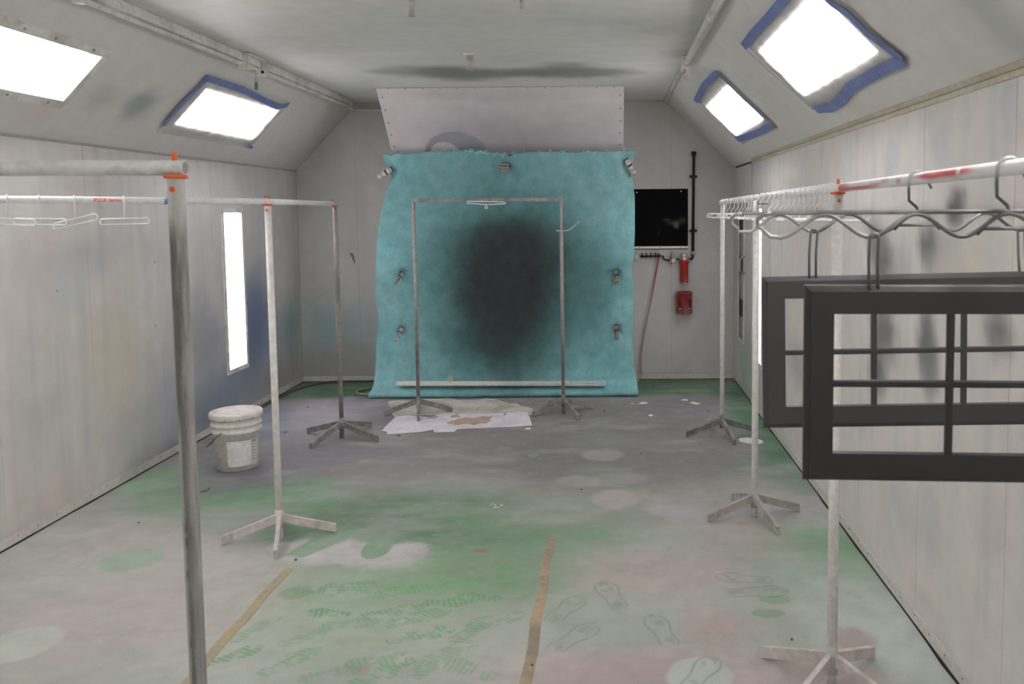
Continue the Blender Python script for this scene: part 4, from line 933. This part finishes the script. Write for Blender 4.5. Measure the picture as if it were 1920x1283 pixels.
for s, lab in ((-1, 'hairpin wire holding the rear charcoal door at its end away from the wall'), (1, 'hairpin wire holding the rear charcoal door at its wall end')):
    door_hook((qB.x+s*.262, yB+s*.009, qB.z-.130), (.787+s*.262-.012, yB-s*.008, 1.526), lab)

# ================================================================== BUCKET
bx, by = -2.49, 5.56
M_BUCK = mat('bucket_plastic', (176, 171, 166), rough=.55, color2=(162, 157, 152), n2scale=5)
bu = empty('paint_bucket', (bx, by, 0), 'lidded pale grey plastic bucket with a blank label by the wall', 'bucket')
mb = MB(); mb.lathe([(.126, 0), (.132, .004), (.146, .245), (.158, .250), (.160, .262), (.150, .268), (.150, .292), (.160, .297), (.160, .308), (.151, .313), (.152, .352)], 40, (bx, by, 0)); mb.build('body', M_BUCK, bu, smooth=True)
mb = MB(); mb.lathe([(.152, .340), (.166, .342), (.168, .352), (.168, .372), (.163, .380), (.152, .380), (.147, .370), (.06, .368), (.055, .372), (.05, .368), (.02, .368)], 40, (bx, by, 0)); lid = mb.build('lid', M_BUCK, bu, smooth=True)
nk = MB()
for k in range(12):
    a = 2*math.pi*k/12; nk.box((bx+.1680*math.cos(a), by+.1680*math.sin(a), .350), (.002, .003, .014), Matrix.Rotation(a, 3, 'Z'))
nk.build('lid_notches', mat('notch_shadow', (88, 85, 83)), lid)['kind'] = 'stuff'
la = MB(); V = []
for i in range(13):
    a = math.radians(-92+62*i/12)
    for z in (.035, .205): r = .1475-.0145*(.245-z)/.245+.0012; V.append((bx+r*math.cos(a), by+r*math.sin(a), z))
la.add(V, [(2*i, 2*i+2, 2*i+3, 2*i+1) for i in range(12)]); la.build('paper_label', mat('dusty_label', (184, 181, 177), rough=.7, color2=(176, 172, 168), n2scale=12), bu)
la = MB(); V = []
for i in range(7):
    a = math.radians(-29+20*i/6)
    for z in (.03, .205): r = .1475-.0145*(.245-z)/.245+.0012; V.append((bx+r*math.cos(a), by+r*math.sin(a), z))
la.add(V, [(2*i, 2*i+2, 2*i+3, 2*i+1) for i in range(6)]); l2 = la.build('printed_label', mat('label_white', (168, 165, 165), rough=.7), bu)
la = MB()
for k in range(7):
    V = []; z = .185-.02*k
    for i in range(5):
        a = math.radians(-27+(16 if k else 12)*i/4)
        for dz in (0, .005 if k else .016): r = .1475-.0145*(.245-z)/.245+.002; V.append((bx+r*math.cos(a), by+r*math.sin(a), z+dz))
    la.add(V, [(2*i, 2*i+2, 2*i+3, 2*i+1) for i in range(4)])
la.build('print_lines', mat('faded_print', (120, 112, 116), rough=.7), l2)
e0 = Vector((bx-.02, by-.163, .272)); mb = MB(); mb.tube([e0+Vector((0, .006, 0)), e0-Vector((0, .012, 0))], .013, 10); mb.build('handle_ear', M_BUCK, bu)
mb = MB(); mb.tube([e0-Vector((0, .012, 0)), e0+Vector((-.03, -.014, -.02)), e0+Vector((-.09, .02, -.075)), e0+Vector((-.148, .09, -.118)), e0+Vector((-.172, .17, -.128)), e0+Vector((-.15, .25, -.11)), e0+Vector((-.08, .31, -.05)), e0+Vector((.03, .335, 0))], .0035, 6); mb.build('wire_handle', mat('rusty_wire', (96, 84, 78), rough=.6, metal=.3), bu, smooth=True)

# ================================================================== BACK WALL FITTINGS
M_BLACK = mat('black_glossy_sheet', (10, 10, 11), rough=.6, noise=.3, nscale=6, k=1., spec=.08)
p0, p1 = on_y(D-.02, 1172, 355), on_y(D-.02, 1290, 467)
bs = empty('black_sheet', ((p0[0]+p1[0])/2, D-.01, p1[2]), 'black sheet with a bright metal strip along its lower edge, on the back wall', 'panel')
mb = MB(); mb.box(((p0[0]+p1[0])/2, D-.0115, (p0[2]+p1[2])/2), (p1[0]-p0[0]-.002, .005, p0[2]-p1[2]-.002)); mb.build('backing', M_BLACK, bs)
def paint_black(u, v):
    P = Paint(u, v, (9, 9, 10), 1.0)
    for px, py, ru, rv, a in [(1268, 422, .022, .028, .75), (1262, 418, .05, .02, .3), (1250, 412, .03, .012, .25), (1280, 414, .03, .03, .2), (1235, 435, .006, .03, .12)]:  # a few soft pale blotches on the black
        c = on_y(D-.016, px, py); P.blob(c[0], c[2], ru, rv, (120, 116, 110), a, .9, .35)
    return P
o = sheet('sheet', refine(p0[0], p1[0], .008), refine(p1[2], p0[2], .008), lambda u, v: (u, D-.016+0*u, v), paint_black, mat_sprayed('blotched_black_sheet', rough=.6, speck=.2), bs, lip=(0, .004, 0))
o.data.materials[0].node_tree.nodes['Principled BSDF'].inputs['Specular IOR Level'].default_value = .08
mb = MB(); mb.box(((p0[0]+p1[0])/2, D-.021, p1[2]+.018), (p1[0]-p0[0], .008, .022)); st = mb.build('metal_strip', mat('bright_aluminium', (176, 174, 170), rough=.35, metal=.3), bs)
mb = MB()
for px in (1199, 1237, 1276, 1286): c = on_y(D-.026, px, 464); mb.tube([c, c-np.array([0, .003, 0])], .005, 6)
mb.build('rivets', M_SCREW, st)
for px, py in ((1194, 361), (1277, 359)):
    c = on_y(D-.019, px, py); mb = MB(); mb.tube([c, c-np.array([0, .004, 0])], .007, 8); mb.build('screw', mat('pale_screw', (190, 188, 184), rough=.5), bs)
# black air pipe with elbow and clips
M_PIPE = mat('black_pipe', (26, 26, 26), rough=.4, k=1.2); M_FIT = mat('brass_grey_fitting', (120, 112, 102), rough=.45, metal=.4)
W = lambda px, py, out=.04: Vector(on_y(D-out, px, py))
ap = empty('air_pipe', (W(1299, 484).x, D-.04, W(1299, 484).z), 'black compressed air pipe with elbow and wall clips on the back wall', 'pipe')
top, bot = W(1301, 288), W(1299, 478)
mb = MB(); mb.tube([top+Vector((0, .04, .008)), top+Vector((0, .015, .008)), top+Vector((0, .003, .002)), top-Vector((0, 0, .02)), bot], .0135, 12); mb.build('upright', M_PIPE, ap, smooth=True)
mb = MB(); mb.lathe([(.02, -.02), (.024, -.012), (.024, .012), (.02, .02)], 14, top); mb.build('elbow', M_PIPE, ap, smooth=True)
fa = W(1283, 480, .06); fz0, fz1 = W(1283, 531, .06).z, W(1283, 490, .06).z; rg = W(1262, 488, .05); pz = fz1+.022
mb = MB(); mb.tube([bot, Vector((bot.x, bot.y, pz+.03)), Vector((bot.x-.002, bot.y-.004, pz+.012)), Vector((bot.x-.008, bot.y-.012, pz+.002)), Vector((fa.x+.0535, fa.y, pz))], .0105, 12); mb.build('bend', M_PIPE, ap, smooth=True)
mb = MB(); mb.lathe([(.016, 0), (.021, .006), (.021, .03), (.016, .036)], 12, bot-Vector((0, 0, .0))); mb.build('union', M_FIT, ap, smooth=True)
for py in (331, 433):
    c = W(1300, py); mb = MB(); mb.box(c+Vector((0, .012, 0)), (.075, .03, .022)); mb.tube([c-Vector((0, 0, .014)), c+Vector((0, 0, .014))], .019, 12); mb.build('pipe_clip', M_PIPE, ap)
mb = MB(); mb.tube([(fa.x-.0515, fa.y, pz), (rg.x+.0345, fa.y, pz)], .009, 10); mb.build('branch_pipe', M_PIPE, ap, smooth=True)
mb = MB(); mb.tube([Vector((rg.x-.036, rg.y, rg.z)), W(1249, 488), W(1245, 486), W(1243, 481), W(1241.5, 480)], .009, 10); mb.build('branch_pipe', M_PIPE, ap, smooth=True)
# red air filter
fa = W(1283, 480, .06); fz0, fz1 = W(1283, 531, .06).z, W(1283, 490, .06).z
af = empty('air_filter', (fa.x, fa.y, fz0), 'slim red air filter bowl with a chrome top on the back wall', 'air filter')
M_REDP = mat('red_enamel', (158, 34, 30), rough=.35, color2=(150, 118, 112), n2scale=6, n2lo=.55, n2hi=.7, stretch=(1, 1, .35), spec=.5, k=1.35)
mb = MB(); mb.lathe([(.036, fz0), (.040, fz0+.006), (.040, fz1-.02), (.046, fz1-.012), (.046, fz1+.012), (.040, fz1+.016)], 24, (fa.x, fa.y, 0)); mb.build('bowl', M_REDP, af, smooth=True)
mb = MB(); mb.lathe([(.036, fz0-.008), (.040, fz0-.004), (.040, fz0+.004)], 24, (fa.x, fa.y, 0)); mb.build('drain_rim', mat('dull_steel', (120, 118, 116)), af, smooth=True)
mb = MB(); mb.lathe([(.040, fz1+.014), (.040, fz1+.022), (.026, fz1+.03), (.026, fz1+.045), (.032, fz1+.05), (.030, fz1+.07), (.018, fz1+.078)], 20, (fa.x, fa.y, 0)); mb.build('head', mat('chrome_head', (170, 168, 166), rough=.25, metal=.7, noise=.04), af, smooth=True)
mb = MB(); mb.tube([(fa.x-.048, fa.y, fz1+.022), (fa.x+.048, fa.y, fz1+.022)], .012, 10); mb.build('port', M_FIT, af, smooth=True)
# pressure regulator
rg = W(1262, 488, .05); pr = empty('pressure_regulator', rg-Vector((0, 0, .03)), 'dusty grey pressure regulator between the red filter and the valve manifold', 'regulator')
M_DUST = mat('dusty_grey_metal', (136, 132, 126), rough=.6, color2=(112, 108, 104), n2scale=40)
mb = MB(); mb.lathe([(.018, -.03), (.028, -.022), (.03, .012), (.02, .02), (.018, .03), (.022, .034), (.022, .07), (.017, .076)], 18, rg); mb.build('body', M_DUST, pr, smooth=True)
mb = MB(); c = rg+Vector((0, -.032, -.002)); mb.tube([c, c-Vector((0, .014, 0))], .024, 18); g = mb.build('dial', M_DUST, pr, smooth=True)
mb = MB(); mb.tube([c-Vector((0, .014, 0)), c-Vector((0, .0155, 0))], .019, 18); mb.build('dial_face', mat('dial_white', (164, 160, 156)), g)
# manifold with taps and gauge
mf = empty('valve_manifold', W(1215, 481), 'row of small dark air taps ending in a round gauge, below the black sheet', 'manifold')
mb = MB(); mb.tube([W(1200, 481), W(1240, 480)], .0085, 10); mb.build('manifold_pipe', M_PIPE, mf, smooth=True)
for px in (1204, 1212, 1220, 1229, 1235):
    c = W(px, 481); mb = MB(); mb.tube([c-Vector((.008, 0, 0)), c+Vector((.008, 0, 0))], .014, 8); mb.tube([c, c+Vector((0, 0, .028))], .005, 6); mb.box(c+Vector((0, 0, .03)), (.022, .008, .006)); mb.build('tap', M_PIPE, mf)
c = W(1194, 482, .05); mb = MB(); mb.tube([c+Vector((0, .01, 0)), c-Vector((0, .014, 0))], .026, 20); g = mb.build('gauge', M_DUST, mf, smooth=True)
mb = MB(); mb.tube([c-Vector((0, .0145, 0)), c-Vector((0, .016, 0))], .022, 20); g2 = mb.build('gauge_face', mat('dial_white', (164, 160, 156)), g)
mb = MB(); mb.beam(c+Vector((-.010, -.0175, -.010)), c+Vector((.010, -.0175, .010)), .002, .003, up=(0, 1, 0)); g3 = mb.build('needle', M_PIPE, mf)
# hose hanging from the manifold and running behind the blanket
hp = [W(1235, 484), W(1234, 490), W(1231, 505), W(1225, 540), W(1217, 580), W(1209, 620), W(1203, 660, .03), W(1202, 690, .04), W(1202, 700, .05), Vector((.31, 8.28, .06)), Vector((.26, 8.16, .014)), Vector((.19, 8.02, .0125))]
hs = MB(); pts = [Vector(q) for q in hp]; fine = []
def catmull(P, n=6):
    out = []
    for i in range(len(P)-1):
        a, b, c, d = P[max(i-1, 0)], P[i], P[i+1], P[min(i+2, len(P)-1)]
        for k in range(n):
            t = k/n; out.append(.5*((2*b)+(c-a)*t+(2*a-5*b+4*c-d)*t*t+(3*b-a-3*c+d)*t**3))
    return out+[P[-1]]
hs.tube(catmull(pts), .0075, 9)
m_h, N_, L_, b_ = new_mat('dusty_red_hose')
tcx = N_.new('ShaderNodeTexCoord'); sp_ = N_.new('ShaderNodeSeparateXYZ'); L_.new(tcx.outputs['Object'], sp_.inputs[0])
rp = N_.new('ShaderNodeMapRange'); rp.inputs[1].default_value = .74; rp.inputs[2].default_value = 1.05; L_.new(sp_.outputs[2], rp.inputs[0])
mx = N_.new('ShaderNodeMixRGB'); mx.inputs[1].default_value = (*alb((128, 112, 108)), 1); mx.inputs[2].default_value = (*alb((130, 40, 40)), 1); L_.new(rp.outputs[0], mx.inputs[0]); L_.new(mx.outputs[0], b_.inputs['Base Color']); b_.inputs['Roughness'].default_value = .6
o = centred(hs, 'air_hose', m_h, smooth=True); tag(o, 'red air hose fading to grey dust, hanging down beside the teal blanket', 'hose')
# red wall canister
ca = W(1283, 590, .09); cz0, cz1 = W(1283, 588, .09).z, W(1283, 547, .09).z; cr = .079
cn = empty('wall_canister', (ca.x, ca.y, cz0), 'squat red open canister with slots, fixed under the red air filter', 'canister')
M_REDD = mat('dusty_red_plastic', (136, 44, 46), rough=.55, color2=(140, 92, 92), n2scale=7, n2lo=.4, n2hi=.65, k=1.3)
mb = MB(); mb.lathe([(cr*.96, cz0), (cr, cz0+.01), (cr, cz1-.022), (cr*1.03, cz1-.02), (cr*1.04, cz1-.002), (cr*.95, cz1), (cr*.92, cz1-.01), (cr*.9, cz0+.02), (.01, cz0+.02)], 30, (ca.x, ca.y, 0)); mb.build('cup', M_REDD, cn, smooth=True)
mb = MB(); mb.lathe([(cr*.905, cz1-.012), (cr*.89, cz0+.024), (.01, cz0+.024)], 30, (ca.x, ca.y, 0), capb=False); mb.build('dark_inside', mat('canister_inside', (52, 18, 20), k=1.), cn)  # shade of the hollow painted as a dark liner
for a0 in (-128, -52):
    V = []
    for i in range(5):
        a = math.radians(a0-7+14*i/4)
        for z in (cz0+.06, cz0+.145): V.append((ca.x+(cr+.0015)*math.cos(a), ca.y+(cr+.0015)*math.sin(a), z))
    mb = MB().add(V, [(2*i, 2*i+2, 2*i+3, 2*i+1) for i in range(4)]); mb.build('slot', mat('slot_dark_red', (84, 26, 28), k=1.2), cn)
    a = math.radians(a0); c = Vector((ca.x+(cr+.002)*math.cos(a), ca.y+(cr+.002)*math.sin(a), cz0+.058)); mb = MB(); mb.box(c, (.006, .03, .006), Matrix.Rotation(a, 3, 'Z')); mb.build('slot_lip', mat('pale_dust', (150, 146, 142)), cn)
mb = MB(); mb.box((ca.x-.0, D-.008, (cz0+cz1)/2), (.06, .016, .12)); mb.build('wall_bracket', M_REDD, cn)

# ================================================================== CEILING RUNS
M_COND = mat('painted_conduit', (164, 162, 157), rough=.5, color2=(148, 146, 141), n2scale=6)
cl = empty('ceiling_conduit', (-2.40, 5.9, 2.66), 'painted conduit and channel along the ceiling edge on the bucket side', 'conduit')
mb = MB(); xx, zz = XCL+.012, HC-.075
mb.tube(catmull([Vector((xx, YB+.1, zz)), Vector((xx, 3, zz)), Vector((xx, 7.95, zz)), Vector((xx+.01, 8.25, zz)), Vector((xx+.06, D-.03, zz)), Vector((xx+.16, D-.03, zz)), Vector((HX0+.0, D-.03, zz))], 5), .013, 10); mb.build('conduit_pipe', M_COND, cl, smooth=True)
mb = MB(); mb.beam((XCL+.01, YB+.1, HC-.028), (XCL+.01, 8.05, HC-.028), .03, .055); mb.build('channel', M_COND, cl, bevel=.004)
for y in (3.98, 8.1):
    mb = MB(); mb.beam((xx+.005, y-.02, zz+.012), (xx+.005, y+.02, zz+.012), .045, .075); mb.build('strap', M_COND, cl)
bq = slope_pt(-1, 5.86, .95)
for y in (5.72, 6.02):
    mb = MB(); mb.box((XCL+.03, y, HC-.06), (.07, .012, .11)); mb.build('bracket_plate', M_FRAME, cl)
    if y > 5.9: mb = MB(); mb.tube([(XCL+.035, y-.007, HC-.085), (XCL+.035, y-.009, HC-.085)], .011, 10); mb.build('plate_hole', M_PIPE, cl)
mb = MB(); mb.box((XCL+.03, 5.87, HC-.008), (.07, .3, .01)); mb.build('bracket_plate', M_FRAME, cl)
cc = Vector((XCL+.05, 5.86, HC-.10)); mb = MB(); mb.tube([cc+Vector((-.02, 0, 0)), cc, cc-Vector((0, 0, .055))]+arc(cc-Vector((0, 0, .065)), .010, math.pi/2, math.pi*2.2, 10), .004, 7); o = centred(mb, 'ceiling_hook', M_LEGG, smooth=True); tag(o, 'small steel hook with a clip hanging from the conduit bracket on the bucket side', 'hook')
mb = MB(); mb.box(cc-Vector((0, 0, .105)), (.018, .012, .05)); mb.tube([cc-Vector((0, 0, .078)), cc-Vector((0, 0, .088))], .005, 6); o = centred(mb, 'bulldog_clip', M_LEGD); tag(o, 'little dark clip on the ceiling hook on the bucket side', 'clip')
cr_ = empty('ceiling_conduit', (XCR, 5.0, 2.66), 'painted conduit along the ceiling edge above the hanging doors', 'conduit')
mb = MB(); xx2 = XCR-.015; mb.tube([(xx2, YB+.1, HC-.05), (xx2, 5.95, HC-.05)], .019, 12); mb.build('conduit_pipe', M_COND, cr_, smooth=True)
mb = MB(); mb.tube([(xx2, 4.55, HC-.05), (xx2, 4.62, HC-.05)], .023, 12); mb.build('coupling', M_COND, cr_, smooth=True)
mb = MB(); mb.box((xx2, 6.0, HC-.045), (.06, .09, .085)); mb.build('end_box', M_FRAME, cr_, bevel=.006)
mb = MB(); mb.beam((XCR, 6.05, HC-.012), (XCR, D, HC-.012), .02, .022); mb.build('corner_strip', M_COND, cr_)
cc = Vector((xx2-.005, 5.99, HC-.09)); mb = MB(); mb.tube([cc, cc-Vector((0, 0, .03))]+arc(cc-Vector((0, 0, .045)), .013, math.pi/2, math.pi*2.1, 10), .005, 7); o = centred(mb, 'ceiling_hook', M_LEGG, smooth=True); tag(o, 'small steel hook below the end box of the conduit above the hanger row', 'hook')
# nozzles in the ceiling
for px, py, lab, s in ((881, 101, 'small pipe nozzle hanging from the ceiling close to the dark ceiling stain', 1.), (771, -14, 'small pipe nozzle hanging from the ceiling away from the dark stain', 1.), (978, -4, 'tiny pale fitting on the ceiling', .45)):
    c = Vector(hit(px, py, (0, 0, HC), (0, 0, 1))); nz = empty('ceiling_nozzle', c-Vector((0, 0, .1*s)), lab, 'nozzle')
    mb = MB(); mb.lathe([(.028*s, -.012), (.045*s, -.006), (.045*s, 0)], 20, c); mb.build('flange', M_COND, nz, smooth=True)
    mb = MB(); mb.lathe([(.016*s, -.115*s), (.018*s, -.11*s), (.018*s, -.06*s), (.023*s, -.058*s), (.023*s, -.05*s), (.018*s, -.048*s), (.020*s, -.012)], 16, c); mb.build('nozzle_pipe', M_LEGG, nz, smooth=True)

# ================================================================== ON THE FLOOR
def sheet_on_floor(name, pix, m, label, cat, z=.004, th=.003, loc=None):
    P = [on_floor(*q) for q in pix]; n = len(P); mb = MB()
    mb.add([(p[0], p[1], z) for p in P]+[(p[0], p[1], z-th) for p in P], [tuple(range(n))]+[(i, n+i, n+(i+1) % n, (i+1) % n) for i in range(n)]+[tuple(range(2*n-1, n-1, -1))])
    o = centred(mb, name, m); tag(o, label, cat); return o
def jag(pix, amp, k=5, seed=1):
    rf = random.Random(seed); out = []
    for a, b in zip(pix, pix[1:]+pix[:1]):
        for i in range(k): t = i/k; out.append((a[0]+(b[0]-a[0])*t+(rf.uniform(-amp, amp) if i else 0), a[1]+(b[1]-a[1])*t+(rf.uniform(-amp, amp)*.45 if i else 0)))
    return out
M_PAPER = mat('white_sprayed_paper', (170, 164, 168), rough=.75, color2=(158, 152, 156), n2scale=4)
M_BEIGE = mat('beige_sprayed_paper', (158, 152, 143), rough=.8, color2=(134, 129, 123), n2scale=4)
sheet_on_floor('floor_paper', jag([(726, 754), (800, 749), (930, 749), (1000, 768), (1002, 779), (880, 777), (740, 782)], 5, 6, 4), M_BEIGE, 'beige overspray-dusted paper on the floor at the foot of the blanket', 'paper', .0022, .0016)
pp = sheet_on_floor('floor_paper', [(742, 783), (765, 781), (790, 782), (808, 784), (820, 779), (845, 779), (870, 778), (935, 776), (944, 776), (945, 780), (949, 780), (951, 775), (989, 774), (994, 787), (998, 799), (960, 802), (905, 804), (858, 806), (851, 811), (815, 812), (812, 807), (790, 811), (726, 816), (726, 811), (716, 809), (728, 796)], M_PAPER, 'white torn sheet of paper lying flat before the steel rack', 'paper', .0062, .004)
def on_paper(name, pix, m, z):
    P = [on_floor(*q) for q in pix]; mb = MB(); mb.add([(q[0], q[1], z) for q in P], [tuple(range(len(P)))]); return mb.build(name, m, pp)
M_KRAFT = mat('bare_kraft_layer', (142, 124, 110), rough=.85, color2=(124, 108, 98), n2scale=12)
on_paper('torn_patch', jag([(836, 795), (850, 791), (862, 786), (880, 785), (905, 782), (926, 783), (918, 788), (922, 792), (908, 796), (895, 798), (868, 797), (852, 799), (846, 797)], 3, 4, 9), M_KRAFT, .0068)
on_paper('torn_patch', jag([(844, 782), (856, 779), (863, 781), (862, 784), (846, 785)], 2, 3, 3), M_KRAFT, .0068)
on_paper('scuff', jag([(800, 784), (815, 781), (822, 782), (818, 786), (806, 787)], 2, 3, 5), mat('grey_scuff', (122, 116, 122)), .0068)
M_TAPE = mat('old_masking_tape', (158, 143, 114), k=1.42, rough=.75, color2=(146, 138, 118), n2scale=3, n2lo=.4, n2hi=.6)
M_TAPE2 = mat('old_masking_tape_scuffed', (162, 142, 114), k=1.4, rough=.75, color2=(130, 121, 109), n2scale=2.2, n2lo=.42, n2hi=.6)
for X, y1, y0, m, lab in ((-1.535, 3.92, 2.45, M_TAPE, 'strip of old masking tape on the floor leading to the corner rack foot'), (-.308, 4.28, 2.45, M_TAPE2, 'strip of old masking tape on the open floor away from the racks')):
    mb = MB(); n = 30; V = []; rf = random.Random(int(X*100))
    for i in range(n+1):
        y = y0+(y1-y0)*i/n; dx = .004*math.sin(i*.7)
        V += [(X-.022+dx+rf.uniform(-.001, .001), y, .0016), (X+.022+dx+rf.uniform(-.001, .001), y, .0016)]
    V += [(x, y, .0002) for x, y, z in V]; k = 2*(n+1)
    Fc = [(2*i, 2*i+1, 2*i+3, 2*i+2) for i in range(n)]+[(2*i, 2*i+2, k+2*i+2, k+2*i) for i in range(n)]+[(2*i+3, 2*i+1, k+2*i+1, k+2*i+3) for i in range(n)]+[(2*n, 2*n+1, k+2*n+1, k+2*n)]
    mb.add(V, Fc); o = centred(mb, 'masking_tape_strip', m); tag(o, lab, 'tape')
# loop of hose beside the foot of the blanket
lp = MB(); lp.tube(catmull([Vector(on_floor(q[0], q[1], .012)) for q in [(716, 727), (695, 728), (678, 731), (669, 735), (673, 738.5), (690, 740), (712, 739)]]), .011, 8)
o = centred(lp, 'floor_hose', mat('dusty_dark_hose', (112, 112, 106), rough=.7), smooth=True); tag(o, 'loop of dusty hose on the floor poking out from the blanket', 'hose')
# cable along the foot of the bucket-side wall in the corner
cb = MB(); cb.tube(catmull([Vector((XL+.05, 6.9, .012)), Vector((XL+.045, 7.3, .012)), Vector((XL+.06, 7.8, .012)), Vector((XL+.12, 8.1, .012)), Vector((XL+.3, D-.06, .012)), Vector((XL+.7, D-.045, .012)), Vector((-2.2, D-.05, .012))]), .009, 7)
o = centred(cb, 'floor_cable', mat('dark_cable', (70, 70, 66), rough=.7), smooth=True); tag(o, 'dark cable lying along the floor in the corner beyond the bucket', 'cable')
# flakes and scraps
M_FLAKE = mat('white_scrap', (176, 172, 172), rough=.7); M_FLKD = mat('dark_scrap', (70, 66, 64), rough=.7)
rf = random.Random(21)
for px, py, w_, m, nm, lab in [(1285, 751, 9, M_FLAKE, 'paper_scrap', 'white paper scrap'), (1303, 757, 12, M_FLAKE, 'paper_scrap', 'white paper scrap'), (1220, 780, 7, M_FLAKE, 'paper_scrap', 'white paper scrap'), (1205, 757, 10, M_FLAKE, 'paper_scrap', 'white paper scrap'), (1186, 758, 5, M_FLAKE, 'paper_scrap', 'white paper scrap'), (1330, 787, 3, M_FLAKE, 'paper_scrap', 'white paper scrap'), (990, 805, 7, M_FLAKE, 'paper_scrap', 'white paper scrap'), (635, 936, 3, M_FLAKE, 'paper_scrap', 'white paper scrap'), (607, 765, 3, M_FLAKE, 'paper_scrap', 'white paper scrap'),
                              (1329, 772, 3, M_FLKD, 'paint_chip', 'dark paint chip'), (535, 811, 4, M_FLKD, 'paint_chip', 'dark paint chip'), (748, 818, 4, M_FLKD, 'paint_chip', 'dark paint chip'), (1225, 725, 5, M_FLKD, 'paint_chip', 'dark paint chip'), (1133, 772, 3, M_FLKD, 'paint_chip', 'dark paint chip'), (555, 1051, 4, M_FLKD, 'paint_chip', 'dark paint chip'), (998, 1249, 3, M_FLKD, 'paint_chip', 'dark paint chip'), (1485, 1201, 3, M_FLKD, 'paint_chip', 'dark paint chip'), (1202, 852, 2.5, M_FLKD, 'paint_chip', 'dark paint chip'), (1090, 919, 2.5, M_FLKD, 'paint_chip', 'dark paint chip'), (260, 981, 3, M_FLKD, 'paint_chip', 'dark paint chip'), (577, 765, 2.5, M_FLKD, 'paint_chip', 'dark paint chip')]:
    c = on_floor(px, py); s = w_/F*c[1]; n = 7; V = []
    for i in range(n): a = 2*math.pi*i/n; r_ = s*rf.uniform(.45, 1); V.append((c[0]+r_*math.cos(a), c[1]+r_*.8*math.sin(a), .003+rf.uniform(0, .006)))
    V += [(x, y, .0008) for x, y, z in V]
    mb = MB().add(V, [tuple(range(n))]+[(i, n+i, n+(i+1) % n, (i+1) % n) for i in range(n)]+[tuple(range(2*n-1, n-1, -1))]); o = centred(mb, nm, m)
    tag(o, lab+' lying on the painted floor', 'scrap' if m is M_FLAKE else 'paint chip', lab+'s on the floor')
# curl of string by the bucket
sg = MB(); sg.tube(catmull([Vector(on_floor(q[0], q[1], .004)) for q in [(376, 923), (384, 921), (391, 918), (393, 914)]]), .003, 6); o = centred(sg, 'string_scrap', M_FLKD, smooth=True); tag(o, 'short dark curl of string on the green floor below the bucket', 'string')
sg = MB(); sg.tube(catmull([Vector(on_floor(q[0], q[1], .003)) for q in [(918, 949), (922, 945), (930, 948), (926, 952), (936, 951), (943, 947), (937, 946)]]), .0022, 6); o = centred(sg, 'string_scrap', M_FLAKE, smooth=True); tag(o, 'pale squiggle of string on the open green floor', 'string')
bpy.context.view_layer.update()
